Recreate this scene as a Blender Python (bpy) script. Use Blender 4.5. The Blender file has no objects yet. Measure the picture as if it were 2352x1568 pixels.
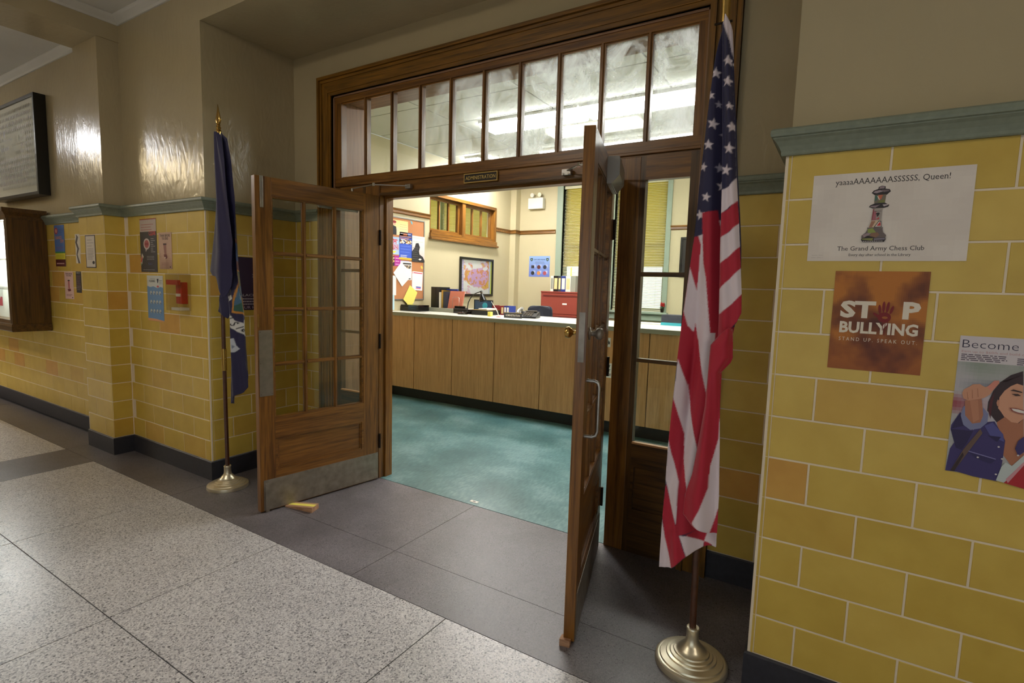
import bpy, bmesh, math, random
import numpy as np
from mathutils import Vector, Matrix
random.seed(7)
S = bpy.context.scene
COL = S.collection

# ------------------------------------------------------------------ camera, world, exposure
C = 0.1524                                   # height of one course of wall tile (m)
F_PX = 1229.539
CAM = np.array([3.886262, -2.110069, 1.49574])
def _rot(rx, ry, rz):
    cx, sx, cy, sy, cz, sz = math.cos(rx), math.sin(rx), math.cos(ry), math.sin(ry), math.cos(rz), math.sin(rz)
    return np.array([[cz,-sz,0],[sz,cz,0],[0,0,1]]) @ np.array([[1,0,0],[0,cx,-sx],[0,sx,cx]]) @ np.array([[cy,0,sy],[0,1,0],[-sy,0,cy]])
ROT = _rot(-0.10301087, -0.02857059, 0.55484433)      # columns: right, forward, up
cam_d = bpy.data.cameras.new('camera'); cam = bpy.data.objects.new('camera', cam_d); COL.objects.link(cam)
S.camera = cam
cam_d.sensor_width = 36.0; cam_d.lens = F_PX / 2352 * 36.0; cam_d.clip_start = 0.05; cam_d.clip_end = 200
m = Matrix.Identity(4)
for i in range(3):
    m[i][0] = ROT[i, 0]; m[i][1] = ROT[i, 2]; m[i][2] = -ROT[i, 1]; m[i][3] = CAM[i]
cam.matrix_world = m
def at(px, py, ax, val):
    """the point of the plane axis=val that the photograph shows at pixel (px, py)"""
    r = ROT @ np.array([(px-1176)/F_PX, 1, -(py-784)/F_PX])
    return CAM + (val-CAM[ax])/r[ax]*r

S.view_settings.view_transform = 'Standard'; S.view_settings.look = 'None'
S.view_settings.gamma = 1.0; S.view_settings.use_curve_mapping = False
S.view_settings.exposure = 0.0
w = bpy.data.worlds.new('daylight'); S.world = w; w.use_nodes = True
w.node_tree.nodes['Background'].inputs[0].default_value = (0.84, 0.91, 1.0, 1)
w.node_tree.nodes['Background'].inputs[1].default_value = 1.8
HALL_W, OFFICE_W, CASE_W = 1.75, 1.4, 18.0     # strengths of the lamps (multipliers)
try:
    S.cycles.max_bounces = 8; S.cycles.transparent_max_bounces = 16
    S.cycles.diffuse_bounces = 4; S.cycles.glossy_bounces = 4
    S.cycles.sample_clamp_indirect = 6.0
    S.cycles.caustics_reflective = False; S.cycles.caustics_refractive = False
except Exception: pass

# ------------------------------------------------------------------ materials
def lin(c):
    c = [x/255 for x in c]
    return tuple(((x/12.92) if x <= 0.04045 else ((x+0.055)/1.055)**2.4) for x in c) + (1,)
M = {}
def newmat(name):
    m = bpy.data.materials.new(name); m.use_nodes = True
    nt = m.node_tree; b = nt.nodes['Principled BSDF']
    M[name] = m
    return m, nt, b
def N(nt, t, **k):
    n = nt.nodes.new(t)
    for a, v in k.items(): setattr(n, a, v)
    return n
def ramp(nt, pts):
    r = N(nt, 'ShaderNodeValToRGB'); e = r.color_ramp.elements
    while len(e) > 1: e.remove(e[0])
    e[0].position = pts[0][0]; e[0].color = pts[0][1]
    for p, c in pts[1:]:
        x = e.new(p); x.color = c
    return r
def simple(name, col, rough=0.5, metal=0.0, bump=0.0, scale=60, var=0.0, spec=None, coat=0):
    m, nt, b = newmat(name)
    b.inputs['Base Color'].default_value = lin(col); b.inputs['Roughness'].default_value = rough; b.inputs['Metallic'].default_value = metal
    if spec is not None: b.inputs['Specular IOR Level'].default_value = spec
    if coat: b.inputs['Coat Weight'].default_value = coat; b.inputs['Coat Roughness'].default_value = 0.15
    if bump or var:
        tc = N(nt, 'ShaderNodeTexCoord'); no = N(nt, 'ShaderNodeTexNoise'); no.inputs['Scale'].default_value = scale; no.inputs['Detail'].default_value = 5
        nt.links.new(tc.outputs['Object'], no.inputs['Vector'])
        if bump:
            bp = N(nt, 'ShaderNodeBump'); bp.inputs['Strength'].default_value = bump; bp.inputs['Distance'].default_value = 0.002
            nt.links.new(no.outputs['Fac'], bp.inputs['Height']); nt.links.new(bp.outputs['Normal'], b.inputs['Normal'])
        if var:
            c = np.array(lin(col)[:3])
            r = ramp(nt, [(0.3, tuple(c*(1-var))+(1,)), (0.7, tuple(np.minimum(c*(1+var), 1))+(1,))])
            nt.links.new(no.outputs['Fac'], r.inputs[0]); nt.links.new(r.outputs[0], b.inputs['Base Color'])
    return m
def wood(name, dark, light, axis, rough=0.38, scale=1.0, coat=0.25, contrast=1.0):
    m, nt, b = newmat(name)
    tc = N(nt, 'ShaderNodeTexCoord'); mp = N(nt, 'ShaderNodeMapping')
    sc = [34*scale]*3; sc[axis] = 1.6*scale; mp.inputs['Scale'].default_value = sc
    oi = N(nt, 'ShaderNodeObjectInfo'); mul = N(nt, 'ShaderNodeVectorMath', operation='ADD'); cmb = N(nt, 'ShaderNodeCombineXYZ')
    ml = N(nt, 'ShaderNodeMath', operation='MULTIPLY'); ml.inputs[1].default_value = 7.3
    nt.links.new(oi.outputs['Random'], ml.inputs[0])
    for k in range(3): nt.links.new(ml.outputs[0], cmb.inputs[k])
    nt.links.new(tc.outputs['Object'], mul.inputs[0]); nt.links.new(cmb.outputs[0], mul.inputs[1])
    nt.links.new(mul.outputs[0], mp.inputs['Vector'])
    n1 = N(nt, 'ShaderNodeTexNoise'); n1.inputs['Scale'].default_value = 1.0; n1.inputs['Detail'].default_value = 8; n1.inputs['Roughness'].default_value = 0.62; n1.inputs['Distortion'].default_value = 0.6
    nt.links.new(mp.outputs[0], n1.inputs['Vector'])
    n2 = N(nt, 'ShaderNodeTexNoise'); n2.inputs['Scale'].default_value = 4.2; n2.inputs['Detail'].default_value = 4
    nt.links.new(mp.outputs[0], n2.inputs['Vector'])
    mx = N(nt, 'ShaderNodeMath', operation='MULTIPLY_ADD'); mx.inputs[1].default_value = 0.45; 
    nt.links.new(n2.outputs['Fac'], mx.inputs[0]); nt.links.new(n1.outputs['Fac'], mx.inputs[2])
    d, l = lin(dark), lin(light); mid = tuple((a+b2)/2 for a, b2 in zip(d, l))
    r = ramp(nt, [(0.56, d), (0.72, mid), (0.90, l)])
    nt.links.new(mx.outputs[0], r.inputs[0]); nt.links.new(r.outputs[0], b.inputs['Base Color'])
    b.inputs['Roughness'].default_value = rough; b.inputs['Coat Weight'].default_value = coat; b.inputs['Coat Roughness'].default_value = 0.25
    bp = N(nt, 'ShaderNodeBump'); bp.inputs['Strength'].default_value = 0.25; bp.inputs['Distance'].default_value = 0.0012
    nt.links.new(mx.outputs[0], bp.inputs['Height']); nt.links.new(bp.outputs['Normal'], b.inputs['Normal'])
    return m
for ax, s in enumerate('xyz'):
    wood('oak_'+s, (88, 52, 13), (146, 98, 36), ax)
    wood('casing_'+s, (82, 54, 8), (144, 98, 26), ax)
    wood('pale_oak_'+s, (182, 134, 82), (210, 160, 106), ax, rough=0.45, coat=0.1, scale=1.3)
    wood('dark_oak_'+s, (58, 36, 12), (104, 70, 26), ax)
wood('lining_oak_x', (128, 92, 66), (166, 126, 96), 0, rough=0.5, coat=0.1)
wood('lining_oak_z', (128, 92, 66), (166, 126, 96), 2, rough=0.5, coat=0.1)
wood('raw_pine', (158, 116, 88), (196, 156, 124), 0, rough=0.7, coat=0)

def plaster(name, col, rough=0.3, strength=0.5, var=0.05):
    m, nt, b = newmat(name)
    tc = N(nt, 'ShaderNodeTexCoord')
    mp = N(nt, 'ShaderNodeMapping'); mp.inputs['Scale'].default_value = (17, 17, 7)
    nt.links.new(tc.outputs['Object'], mp.inputs['Vector'])
    n1 = N(nt, 'ShaderNodeTexNoise'); n1.inputs['Scale'].default_value = 1.0; n1.inputs['Detail'].default_value = 6; n1.inputs['Distortion'].default_value = 1.2
    nt.links.new(mp.outputs[0], n1.inputs['Vector'])
    n2 = N(nt, 'ShaderNodeTexNoise'); n2.inputs['Scale'].default_value = 1.7; n2.inputs['Detail'].default_value = 3
    nt.links.new(tc.outputs['Object'], n2.inputs['Vector'])
    c = np.array(lin(col)[:3])
    r = ramp(nt, [(0.3, tuple(c*(1-var))+(1,)), (0.7, tuple(np.minimum(c*(1+var), 1))+(1,))])
    nt.links.new(n2.outputs['Fac'], r.inputs[0]); nt.links.new(r.outputs[0], b.inputs['Base Color'])
    b.inputs['Roughness'].default_value = rough
    bp = N(nt, 'ShaderNodeBump'); bp.inputs['Strength'].default_value = strength; bp.inputs['Distance'].default_value = 0.0035
    nt.links.new(n1.outputs['Fac'], bp.inputs['Height']); nt.links.new(bp.outputs['Normal'], b.inputs['Normal'])
    return m
plaster('hall_plaster', (178, 164, 132), 0.19, 0.75)
plaster('ceiling_white', (205, 203, 196), 0.75, 0.3)
plaster('office_plaster', (198, 187, 152), 0.55, 0.25, 0.03)

def tile_mat():
    m, nt, b = newmat('glazed_tile')
    oi = N(nt, 'ShaderNodeObjectInfo'); tc = N(nt, 'ShaderNodeTexCoord')
    a = lin((210, 180, 84)); a2 = lin((202, 172, 74)); a3 = lin((214, 184, 90)); o1 = lin((208, 170, 80)); o2 = lin((208, 158, 74))
    r = ramp(nt, [(0.0, a2), (0.25, a), (0.45, a3), (0.6, a), (0.84, a2), (0.88, o1), (0.93, o2), (0.97, a2), (1.0, a)])
    nt.links.new(oi.outputs['Random'], r.inputs[0])
    no = N(nt, 'ShaderNodeTexNoise'); no.inputs['Scale'].default_value = 9; no.inputs['Detail'].default_value = 4
    add = N(nt, 'ShaderNodeVectorMath', operation='ADD'); cmb = N(nt, 'ShaderNodeCombineXYZ'); ml = N(nt, 'ShaderNodeMath', operation='MULTIPLY'); ml.inputs[1].default_value = 91
    nt.links.new(oi.outputs['Random'], ml.inputs[0])
    for k in range(3): nt.links.new(ml.outputs[0], cmb.inputs[k])
    nt.links.new(tc.outputs['Object'], add.inputs[0]); nt.links.new(cmb.outputs[0], add.inputs[1]); nt.links.new(add.outputs[0], no.inputs['Vector'])
    hs = ramp(nt, [(0.3, (0.42, 0.42, 0.40, 1)), (0.7, (0.58, 0.57, 0.56, 1))])
    nt.links.new(no.outputs['Fac'], hs.inputs[0])
    mx = N(nt, 'ShaderNodeMix', data_type='RGBA', blend_type='SOFT_LIGHT'); mx.inputs[0].default_value = 0.9
    nt.links.new(r.outputs[0], mx.inputs[6]); nt.links.new(hs.outputs[0], mx.inputs[7])
    nt.links.new(mx.outputs[2], b.inputs['Base Color'])
    b.inputs['Roughness'].default_value = 0.42
    n2 = N(nt, 'ShaderNodeTexNoise'); n2.inputs['Scale'].default_value = 420; n2.inputs['Detail'].default_value = 2
    nt.links.new(tc.outputs['Object'], n2.inputs['Vector'])
    bp = N(nt, 'ShaderNodeBump'); bp.inputs['Strength'].default_value = 0.25; bp.inputs['Distance'].default_value = 0.0006
    nt.links.new(n2.outputs['Fac'], bp.inputs['Height']); nt.links.new(bp.outputs['Normal'], b.inputs['Normal'])
tile_mat()
simple('grout', (232, 218, 196), 0.9, bump=0.3, scale=300)
simple('slate', (50, 50, 58), 0.45, bump=0.3, scale=40, var=0.15)
simple('sage_paint', (126, 134, 118), 0.42, bump=0.6, scale=45, var=0.08)

def terrazzo(name, base, chips, scale=150, rough=0.32, dirt=0.0, chipw=0.22):
    m, nt, b = newmat(name)
    tc = N(nt, 'ShaderNodeTexCoord'); v = N(nt, 'ShaderNodeTexVoronoi'); v.inputs['Scale'].default_value = scale
    nt.links.new(tc.outputs['Object'], v.inputs['Vector'])
    sx = N(nt, 'ShaderNodeSeparateColor'); nt.links.new(v.outputs['Color'], sx.inputs[0])
    pts = [(0.0, lin(base))]; n = len(chips)
    r = ramp(nt, [(i/n, lin(c)) for i, c in enumerate(chips)]); r.color_ramp.interpolation = 'CONSTANT'
    nt.links.new(sx.outputs[0], r.inputs[0])
    v2 = N(nt, 'ShaderNodeTexVoronoi'); v2.inputs['Scale'].default_value = scale*0.45; nt.links.new(tc.outputs['Object'], v2.inputs['Vector'])
    s2 = N(nt, 'ShaderNodeSeparateColor'); nt.links.new(v2.outputs['Color'], s2.inputs[0])
    cr = ramp(nt, [(0, (0,0,0,1)), (0.93, (0,0,0,1)), (0.935, (1,1,1,1))]); cr.color_ramp.interpolation = 'CONSTANT'
    nt.links.new(s2.outputs[1], cr.inputs[0])
    d2 = N(nt, 'ShaderNodeMath', operation='LESS_THAN'); d2.inputs[1].default_value = 0.35; nt.links.new(v2.outputs['Distance'], d2.inputs[0])
    mm = N(nt, 'ShaderNodeMath', operation='MULTIPLY'); nt.links.new(d2.outputs[0], mm.inputs[0]); nt.links.new(cr.outputs[0], mm.inputs[1])
    mx = N(nt, 'ShaderNodeMix', data_type='RGBA'); mx.inputs[7].default_value = lin(tuple(int(c*0.45) for c in base))
    nt.links.new(mm.outputs[0], mx.inputs[0]); nt.links.new(r.outputs[0], mx.inputs[6])
    no = N(nt, 'ShaderNodeTexNoise'); no.inputs['Scale'].default_value = 1.9; no.inputs['Detail'].default_value = 7; no.inputs['Roughness'].default_value = 0.65
    nt.links.new(tc.outputs['Object'], no.inputs['Vector'])
    dr = ramp(nt, [(0.34, (1-dirt, 1-dirt, 1-dirt, 1)), (0.66, (1, 1, 1, 1))]); nt.links.new(no.outputs['Fac'], dr.inputs[0])
    m2 = N(nt, 'ShaderNodeMix', data_type='RGBA', blend_type='MULTIPLY'); m2.inputs[0].default_value = 1
    nt.links.new(mx.outputs[2], m2.inputs[6]); nt.links.new(dr.outputs[0], m2.inputs[7]); nt.links.new(m2.outputs[2], b.inputs['Base Color'])
    rr = N(nt, 'ShaderNodeMapRange'); rr.inputs['To Min'].default_value = rough-0.06; rr.inputs['To Max'].default_value = rough+0.14
    nt.links.new(no.outputs['Fac'], rr.inputs[0]); nt.links.new(rr.outputs[0], b.inputs['Roughness'])
    bp = N(nt, 'ShaderNodeBump'); bp.inputs['Strength'].default_value = 0.12; bp.inputs['Distance'].default_value = 0.0008
    nt.links.new(sx.outputs[1], bp.inputs['Height']); nt.links.new(bp.outputs['Normal'], b.inputs['Normal'])
terrazzo('terrazzo_light', (190, 188, 194), [(196,194,196),(182,180,182),(208,206,206),(168,166,170),(199,196,196),(132,130,134),(218,216,216)], 170, 0.27, 0.10)
terrazzo('terrazzo_dark', (118, 113, 118), [(118,113,118),(107,102,108),(130,125,129),(101,96,102),(122,117,120)], 260, 0.36, 0.42)
def teal():
    m, nt, b = newmat('teal_vinyl')
    tc = N(nt, 'ShaderNodeTexCoord'); mp = N(nt, 'ShaderNodeMapping'); mp.inputs['Scale'].default_value = (60, 18, 1); mp.inputs['Rotation'].default_value = (0,0,0.5)
    nt.links.new(tc.outputs['Object'], mp.inputs['Vector'])
    n1 = N(nt, 'ShaderNodeTexNoise'); n1.inputs['Scale'].default_value = 1; n1.inputs['Detail'].default_value = 6; nt.links.new(mp.outputs[0], n1.inputs['Vector'])
    n2 = N(nt, 'ShaderNodeTexNoise'); n2.inputs['Scale'].default_value = 2.2; n2.inputs['Detail'].default_value = 5; nt.links.new(tc.outputs['Object'], n2.inputs['Vector'])
    ad = N(nt, 'ShaderNodeMath', operation='MULTIPLY_ADD'); ad.inputs[1].default_value = 0.5; nt.links.new(n1.outputs['Fac'], ad.inputs[0]); nt.links.new(n2.outputs['Fac'], ad.inputs[2])
    r = ramp(nt, [(0.55, lin((62,100,104))), (0.75, lin((84,124,126))), (0.95, lin((118,152,154)))]); nt.links.new(ad.outputs[0], r.inputs[0])
    nt.links.new(r.outputs[0], b.inputs['Base Color']); b.inputs['Roughness'].default_value = 0.34
teal()
simple('black_plastic', (22, 22, 24), 0.35)
simple('black_gloss', (10, 10, 12), 0.12)
simple('black_frame', (16, 16, 15), 0.3)
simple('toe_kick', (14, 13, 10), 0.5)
simple('laminate', (226, 226, 214), 0.3)
simple('laminate_edge', (150, 150, 132), 0.45)
simple('grey_laminate', (150, 152, 138), 0.5)
simple('steel', (176, 174, 170), 0.36, 1.0, bump=0.15, scale=25, var=0.12)
simple('dull_steel', (146, 138, 128), 0.46, 0.6, bump=0.2, scale=18, var=0.22)
simple('silver_paint', (170, 168, 165), 0.38, 0.4)
simple('chrome', (210, 210, 210), 0.15, 1.0)
simple('dark_bronze', (46, 36, 28), 0.45, 0.8)
simple('brass', (200, 164, 92), 0.22, 1.0)
simple('pale_brass', (232, 222, 196), 0.34, 0.85, bump=0.1, scale=30)
simple('red_cabinet', (152, 68, 56), 0.4)
simple('red_cabinet_dark', (104, 36, 30), 0.5)
simple('navy_vinyl', (48, 52, 66), 0.5)
simple('sage_window', (146, 162, 144), 0.5)
simple('white_plastic', (232, 230, 220), 0.45)
simple('white_paper', (238, 236, 230), 0.75)
simple('cork', (190, 128, 84), 0.9, bump=0.6, scale=220, var=0.25)
simple('alu', (170, 170, 168), 0.4, 0.9)
simple('red_plastic', (190, 24, 30), 0.35)
simple('maroon_binder', (130, 20, 30), 0.5)
simple('blue_binder', (30, 50, 130), 0.45)
simple('cream_label', (232, 208, 150), 0.7)
simple('blue_folder', (60, 84, 110), 0.5)
simple('yellow_paper', (250, 236, 110), 0.8)
simple('salmon_folder', (214, 128, 104), 0.6)
simple('leaf_green', (44, 84, 40), 0.5)
simple('petal_red', (205, 30, 40), 0.5)
simple('yellow_wall', (228, 218, 160), 0.7)
simple('blind_slat', (214, 210, 176), 0.5)
simple('ceiling_tile', (214, 216, 208), 0.85, bump=0.5, scale=200)
simple('dark_print', (30, 28, 28), 0.7)
simple('gold_edge', (196, 160, 84), 0.3, 0.9)
simple('teal_paper', (60, 170, 190), 0.6)
simple('pole_wood', (78, 44, 26), 0.3, coat=0.4, bump=0.1, scale=40, var=0.2)

def glass(name, tint=(1,1,1), dirt=0.0, ior=1.45, rough=0.02, dirtcol=(0.85,0.9,0.92)):
    m, nt, b = newmat(name); nt.nodes.remove(b); out = nt.nodes['Material Output']
    tr = N(nt, 'ShaderNodeBsdfTransparent'); tr.inputs[0].default_value = tuple(tint)+(1,)
    gl = N(nt, 'ShaderNodeBsdfGlossy'); gl.inputs['Roughness'].default_value = rough
    lw = N(nt, 'ShaderNodeLayerWeight'); lw.inputs[0].default_value = 0.5; pw_ = N(nt, 'ShaderNodeMath', operation='POWER'); pw_.inputs[1].default_value = 5.0
    nt.links.new(lw.outputs['Facing'], pw_.inputs[0]); fr = N(nt, 'ShaderNodeMath', operation='MULTIPLY_ADD'); fr.inputs[1].default_value = 0.9; fr.inputs[2].default_value = 0.04; nt.links.new(pw_.outputs[0], fr.inputs[0])
    mx = N(nt, 'ShaderNodeMixShader'); nt.links.new(fr.outputs[0], mx.inputs[0]); nt.links.new(tr.outputs[0], mx.inputs[1]); nt.links.new(gl.outputs[0], mx.inputs[2])
    last = mx
    if dirt:
        tc = N(nt, 'ShaderNodeTexCoord'); mp = N(nt, 'ShaderNodeMapping'); mp.inputs['Scale'].default_value = (5.5, 1, 4.0)
        nt.links.new(tc.outputs['Object'], mp.inputs['Vector'])
        no = N(nt, 'ShaderNodeTexNoise'); no.inputs['Scale'].default_value = 1.0; no.inputs['Detail'].default_value = 9; no.inputs['Roughness'].default_value = 0.68; no.inputs['Distortion'].default_value = 0.7
        nt.links.new(mp.outputs[0], no.inputs['Vector'])
        r = ramp(nt, [(0.38, (0,0,0,1)), (0.62, (dirt,)*3+(1,))]); nt.links.new(no.outputs['Fac'], r.inputs[0])
        # wiped streaks follow the upper and right part of the row of panes
        gx = N(nt, 'ShaderNodeSeparateXYZ'); nt.links.new(tc.outputs['Object'], gx.inputs[0])
        mr = N(nt, 'ShaderNodeMapRange'); mr.inputs['From Min'].default_value = 1.1; mr.inputs['From Max'].default_value = 2.6; nt.links.new(gx.outputs[0], mr.inputs[0])
        mu = N(nt, 'ShaderNodeMath', operation='MULTIPLY'); nt.links.new(r.outputs[0], mu.inputs[0]); nt.links.new(mr.outputs[0], mu.inputs[1])
        df = N(nt, 'ShaderNodeBsdfTranslucent'); df.inputs[0].default_value = tuple(dirtcol)+(1,)
        m2 = N(nt, 'ShaderNodeMixShader'); nt.links.new(mu.outputs[0], m2.inputs[0]); nt.links.new(mx.outputs[0], m2.inputs[1]); nt.links.new(df.outputs[0], m2.inputs[2])
        last = m2
    nt.links.new(last.outputs[0], out.inputs[0])
glass('clear_glass', (0.94, 0.96, 0.94))
glass('dusty_glass', (0.93, 0.95, 0.94), dirt=0.55)
glass('acrylic', (0.93, 0.92, 0.90), ior=1.5, rough=0.08)
def emit(name, col, s):
    m, nt, b = newmat(name)
    b.inputs['Base Color'].default_value = (0.8,0.8,0.8,1); b.inputs['Emission Color'].default_value = tuple(col)+(1,); b.inputs['Emission Strength'].default_value = s
emit('office_tube', (1.0, 0.975, 0.94), 27*OFFICE_W)
emit('office_tube_dim', (1.0, 0.975, 0.94), 9*OFFICE_W)
emit('hall_lamp_warm', (1.0, 0.90, 0.76), 14*HALL_W)
emit('hall_lamp_far', (1.0, 0.80, 0.48), 26*HALL_W)
emit('hall_lamp_cool', (0.94, 0.95, 1.0), 20*HALL_W)
emit('case_tube', (0.94, 0.97, 1.0), 30*CASE_W)
emit('next_room_tube', (1.0, 0.95, 0.8), 55*OFFICE_W)
emit('added_corner_tube', (1.0, 0.98, 0.95), 75*OFFICE_W)
def printed():
    m, nt, b = newmat('printed_paper')
    a = N(nt, 'ShaderNodeVertexColor'); a.layer_name = 'Col'
    nt.links.new(a.outputs[0], b.inputs['Base Color']); b.inputs['Roughness'].default_value = 0.55
    m, nt, b = newmat('flag_cloth')
    a = N(nt, 'ShaderNodeVertexColor'); a.layer_name = 'Col'
    nt.links.new(a.outputs[0], b.inputs['Base Color']); b.inputs['Roughness'].default_value = 0.62
    b.inputs['Sheen Weight'].default_value = 0.25
    tc = N(nt, 'ShaderNodeTexCoord'); no = N(nt, 'ShaderNodeTexNoise'); no.inputs['Scale'].default_value = 900
    nt.links.new(tc.outputs['Object'], no.inputs['Vector'])
    bp = N(nt, 'ShaderNodeBump'); bp.inputs['Strength'].default_value = 0.12; bp.inputs['Distance'].default_value = 0.0005
    nt.links.new(no.outputs['Fac'], bp.inputs['Height']); nt.links.new(bp.outputs['Normal'], b.inputs['Normal'])
printed()
def shade():
    m, nt, b = newmat('yellow_shade')
    b.inputs['Base Color'].default_value = lin((214, 200, 110)); b.inputs['Roughness'].default_value = 0.8
    out = nt.nodes['Material Output']; tl = N(nt, 'ShaderNodeBsdfTranslucent'); tl.inputs[0].default_value = lin((244, 228, 120))
    mx = N(nt, 'ShaderNodeMixShader'); mx.inputs[0].default_value = 0.5
    nt.links.new(b.outputs[0], mx.inputs[1]); nt.links.new(tl.outputs[0], mx.inputs[2]); nt.links.new(mx.outputs[0], out.inputs[0])
shade()

# ------------------------------------------------------------------ object helpers
def props(o, label=None, cat=None, group=None, kind=None):
    if label: o['label'] = label
    if cat: o['category'] = cat
    if group: o['group'] = group
    if kind: o['kind'] = kind
    return o
def empty(name, loc=(0,0,0), rz=0, **k):
    o = bpy.data.objects.new(name, None); COL.objects.link(o); o.location = loc; o.rotation_euler = (0,0,rz); o.empty_display_size = 0.05
    return props(o, **k)
def mesh_obj(name, verts, faces, mat, parent=None, smooth=False, **k):
    me = bpy.data.meshes.new(name); me.from_pydata([tuple(v) for v in verts], [], faces); me.materials.append(M[mat]); me.update()
    if smooth: me.polygons.foreach_set('use_smooth', [True]*len(me.polygons))
    o = bpy.data.objects.new(name, me); COL.objects.link(o)
    if parent is not None: o.parent = parent
    return props(o, **k)
BOXF = [(0,3,2,1),(4,5,6,7),(0,1,5,4),(1,2,6,5),(2,3,7,6),(3,0,4,7)]
def boxv(x0,x1,y0,y1,z0,z1):
    return [(x0,y0,z0),(x1,y0,z0),(x1,y1,z0),(x0,y1,z0),(x0,y0,z1),(x1,y0,z1),(x1,y1,z1),(x0,y1,z1)]
def box(name, x0,x1,y0,y1,z0,z1, mat, parent=None, bevel=0.0, **k):
    if x1 < x0: x0, x1 = x1, x0
    if y1 < y0: y0, y1 = y1, y0
    if z1 < z0: z0, z1 = z1, z0
    if bevel:
        bm = bmesh.new(); vs = [bm.verts.new(v) for v in boxv(x0,x1,y0,y1,z0,z1)]
        for f in BOXF: bm.faces.new([vs[i] for i in f])
        bmesh.ops.bevel(bm, geom=list(bm.edges), offset=min(bevel, 0.45*min(x1-x0,y1-y0,z1-z0)), segments=2, profile=0.6, affect='EDGES')
        return bm_obj(name, bm, mat, parent, **k)
    return mesh_obj(name, boxv(x0,x1,y0,y1,z0,z1), BOXF, mat, parent, **k)
def bm_obj(name, bm, mat, parent=None, smooth=False, **k):
    bmesh.ops.recalc_face_normals(bm, faces=bm.faces)
    me = bpy.data.meshes.new(name); bm.to_mesh(me); bm.free(); me.materials.append(M[mat])
    if smooth: me.polygons.foreach_set('use_smooth', [True]*len(me.polygons))
    o = bpy.data.objects.new(name, me); COL.objects.link(o)
    if parent is not None: o.parent = parent
    return props(o, **k)
class MB:
    """collects several shapes into one mesh"""
    def __init__(s): s.v = []; s.f = []
    def add(s, v, f):
        n = len(s.v); s.v += [tuple(p) for p in v]; s.f += [tuple(i+n for i in q) for q in f]; return s
    def box(s, *a): return s.add(boxv(*a), BOXF)
    def build(s, name, mat, parent=None, **k): return mesh_obj(name, s.v, s.f, mat, parent, **k)
def lathe(name, prof, mat, parent=None, seg=48, c=(0,0,0), smooth=True, **k):
    v = []; f = []
    for r, z in prof:
        for i in range(seg):
            a = 2*math.pi*i/seg; v.append((c[0]+r*math.cos(a), c[1]+r*math.sin(a), c[2]+z))
    for j in range(len(prof)-1):
        for i in range(seg):
            a, b = j*seg+i, j*seg+(i+1) % seg; f.append((a, b, b+seg, a+seg))
    f.append(tuple(range(seg))[::-1]); f.append(tuple(range((len(prof)-1)*seg, len(prof)*seg)))
    o = mesh_obj(name, v, f, mat, parent, smooth=smooth, **k)
    if smooth:
        mo = o.modifiers.new('split', 'EDGE_SPLIT'); mo.split_angle = math.radians(40)
    return o
def tubemesh(pts, r, seg=12, cap=True):
    pts = [Vector(p) for p in pts]; v = []; f = []; rs = r if isinstance(r, (list, tuple)) else [r]*len(pts)
    up = Vector((0,0,1)); prev = None
    for i, p in enumerate(pts):
        t = (pts[min(i+1, len(pts)-1)]-pts[max(i-1, 0)]).normalized()
        if prev is None:
            a = t.cross(up); a = a.normalized() if a.length > 1e-4 else Vector((1,0,0))
        else:
            a = (prev - t*prev.dot(t)).normalized()
        prev = a; b = t.cross(a)
        for k in range(seg):
            an = 2*math.pi*k/seg; v.append(tuple(p+a*math.cos(an)*rs[i]+b*math.sin(an)*rs[i]))
    for i in range(len(pts)-1):
        for k in range(seg):
            x, y = i*seg+k, i*seg+(k+1) % seg; f.append((x, y, y+seg, x+seg))
    if cap: f.append(tuple(range(seg))[::-1]); f.append(tuple(range((len(pts)-1)*seg, len(pts)*seg)))
    return v, f
def tube(name, pts, r, mat, parent=None, seg=12, **k):
    v, f = tubemesh(pts, r, seg); o = mesh_obj(name, v, f, mat, parent, smooth=True, **k)
    mo = o.modifiers.new('split', 'EDGE_SPLIT'); mo.split_angle = math.radians(50)
    return o
def sweep(name, prof, path, mat, parent=None, side=1, **k):
    """profile [(out, z)] swept along a plan path [(x, y)] with mitred corners; out is to the right of travel when side=1"""
    P = [Vector((p[0], p[1])) for p in path]; n = len(P); offs = []
    for i in range(n):
        def nrm(a, b): d = (b-a).normalized(); return Vector((d.y, -d.x))*side
        if i == 0: o = nrm(P[0], P[1])
        elif i == n-1: o = nrm(P[-2], P[-1])
        else:
            a, b = nrm(P[i-1], P[i]), nrm(P[i], P[i+1]); o = (a+b)/max(0.2, (1+a.dot(b)))
        offs.append(o)
    v = []; f = []; m_ = len(prof)
    for i in range(n):
        for o, z in prof: q = P[i]+offs[i]*o; v.append((q.x, q.y, z))
    for i in range(n-1):
        for j in range(m_):
            a, b = i*m_+j, i*m_+(j+1) % m_; f.append((a, b, b+m_, a+m_))
    f.append(tuple(range(m_))); f.append(tuple(range((n-1)*m_, n*m_))[::-1])
    bm = bmesh.new(); vs = [bm.verts.new(p) for p in v]
    for q in f:
        try: bm.faces.new([vs[i] for i in q])
        except ValueError: pass
    return bm_obj(name, bm, mat, parent, **k)

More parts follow.
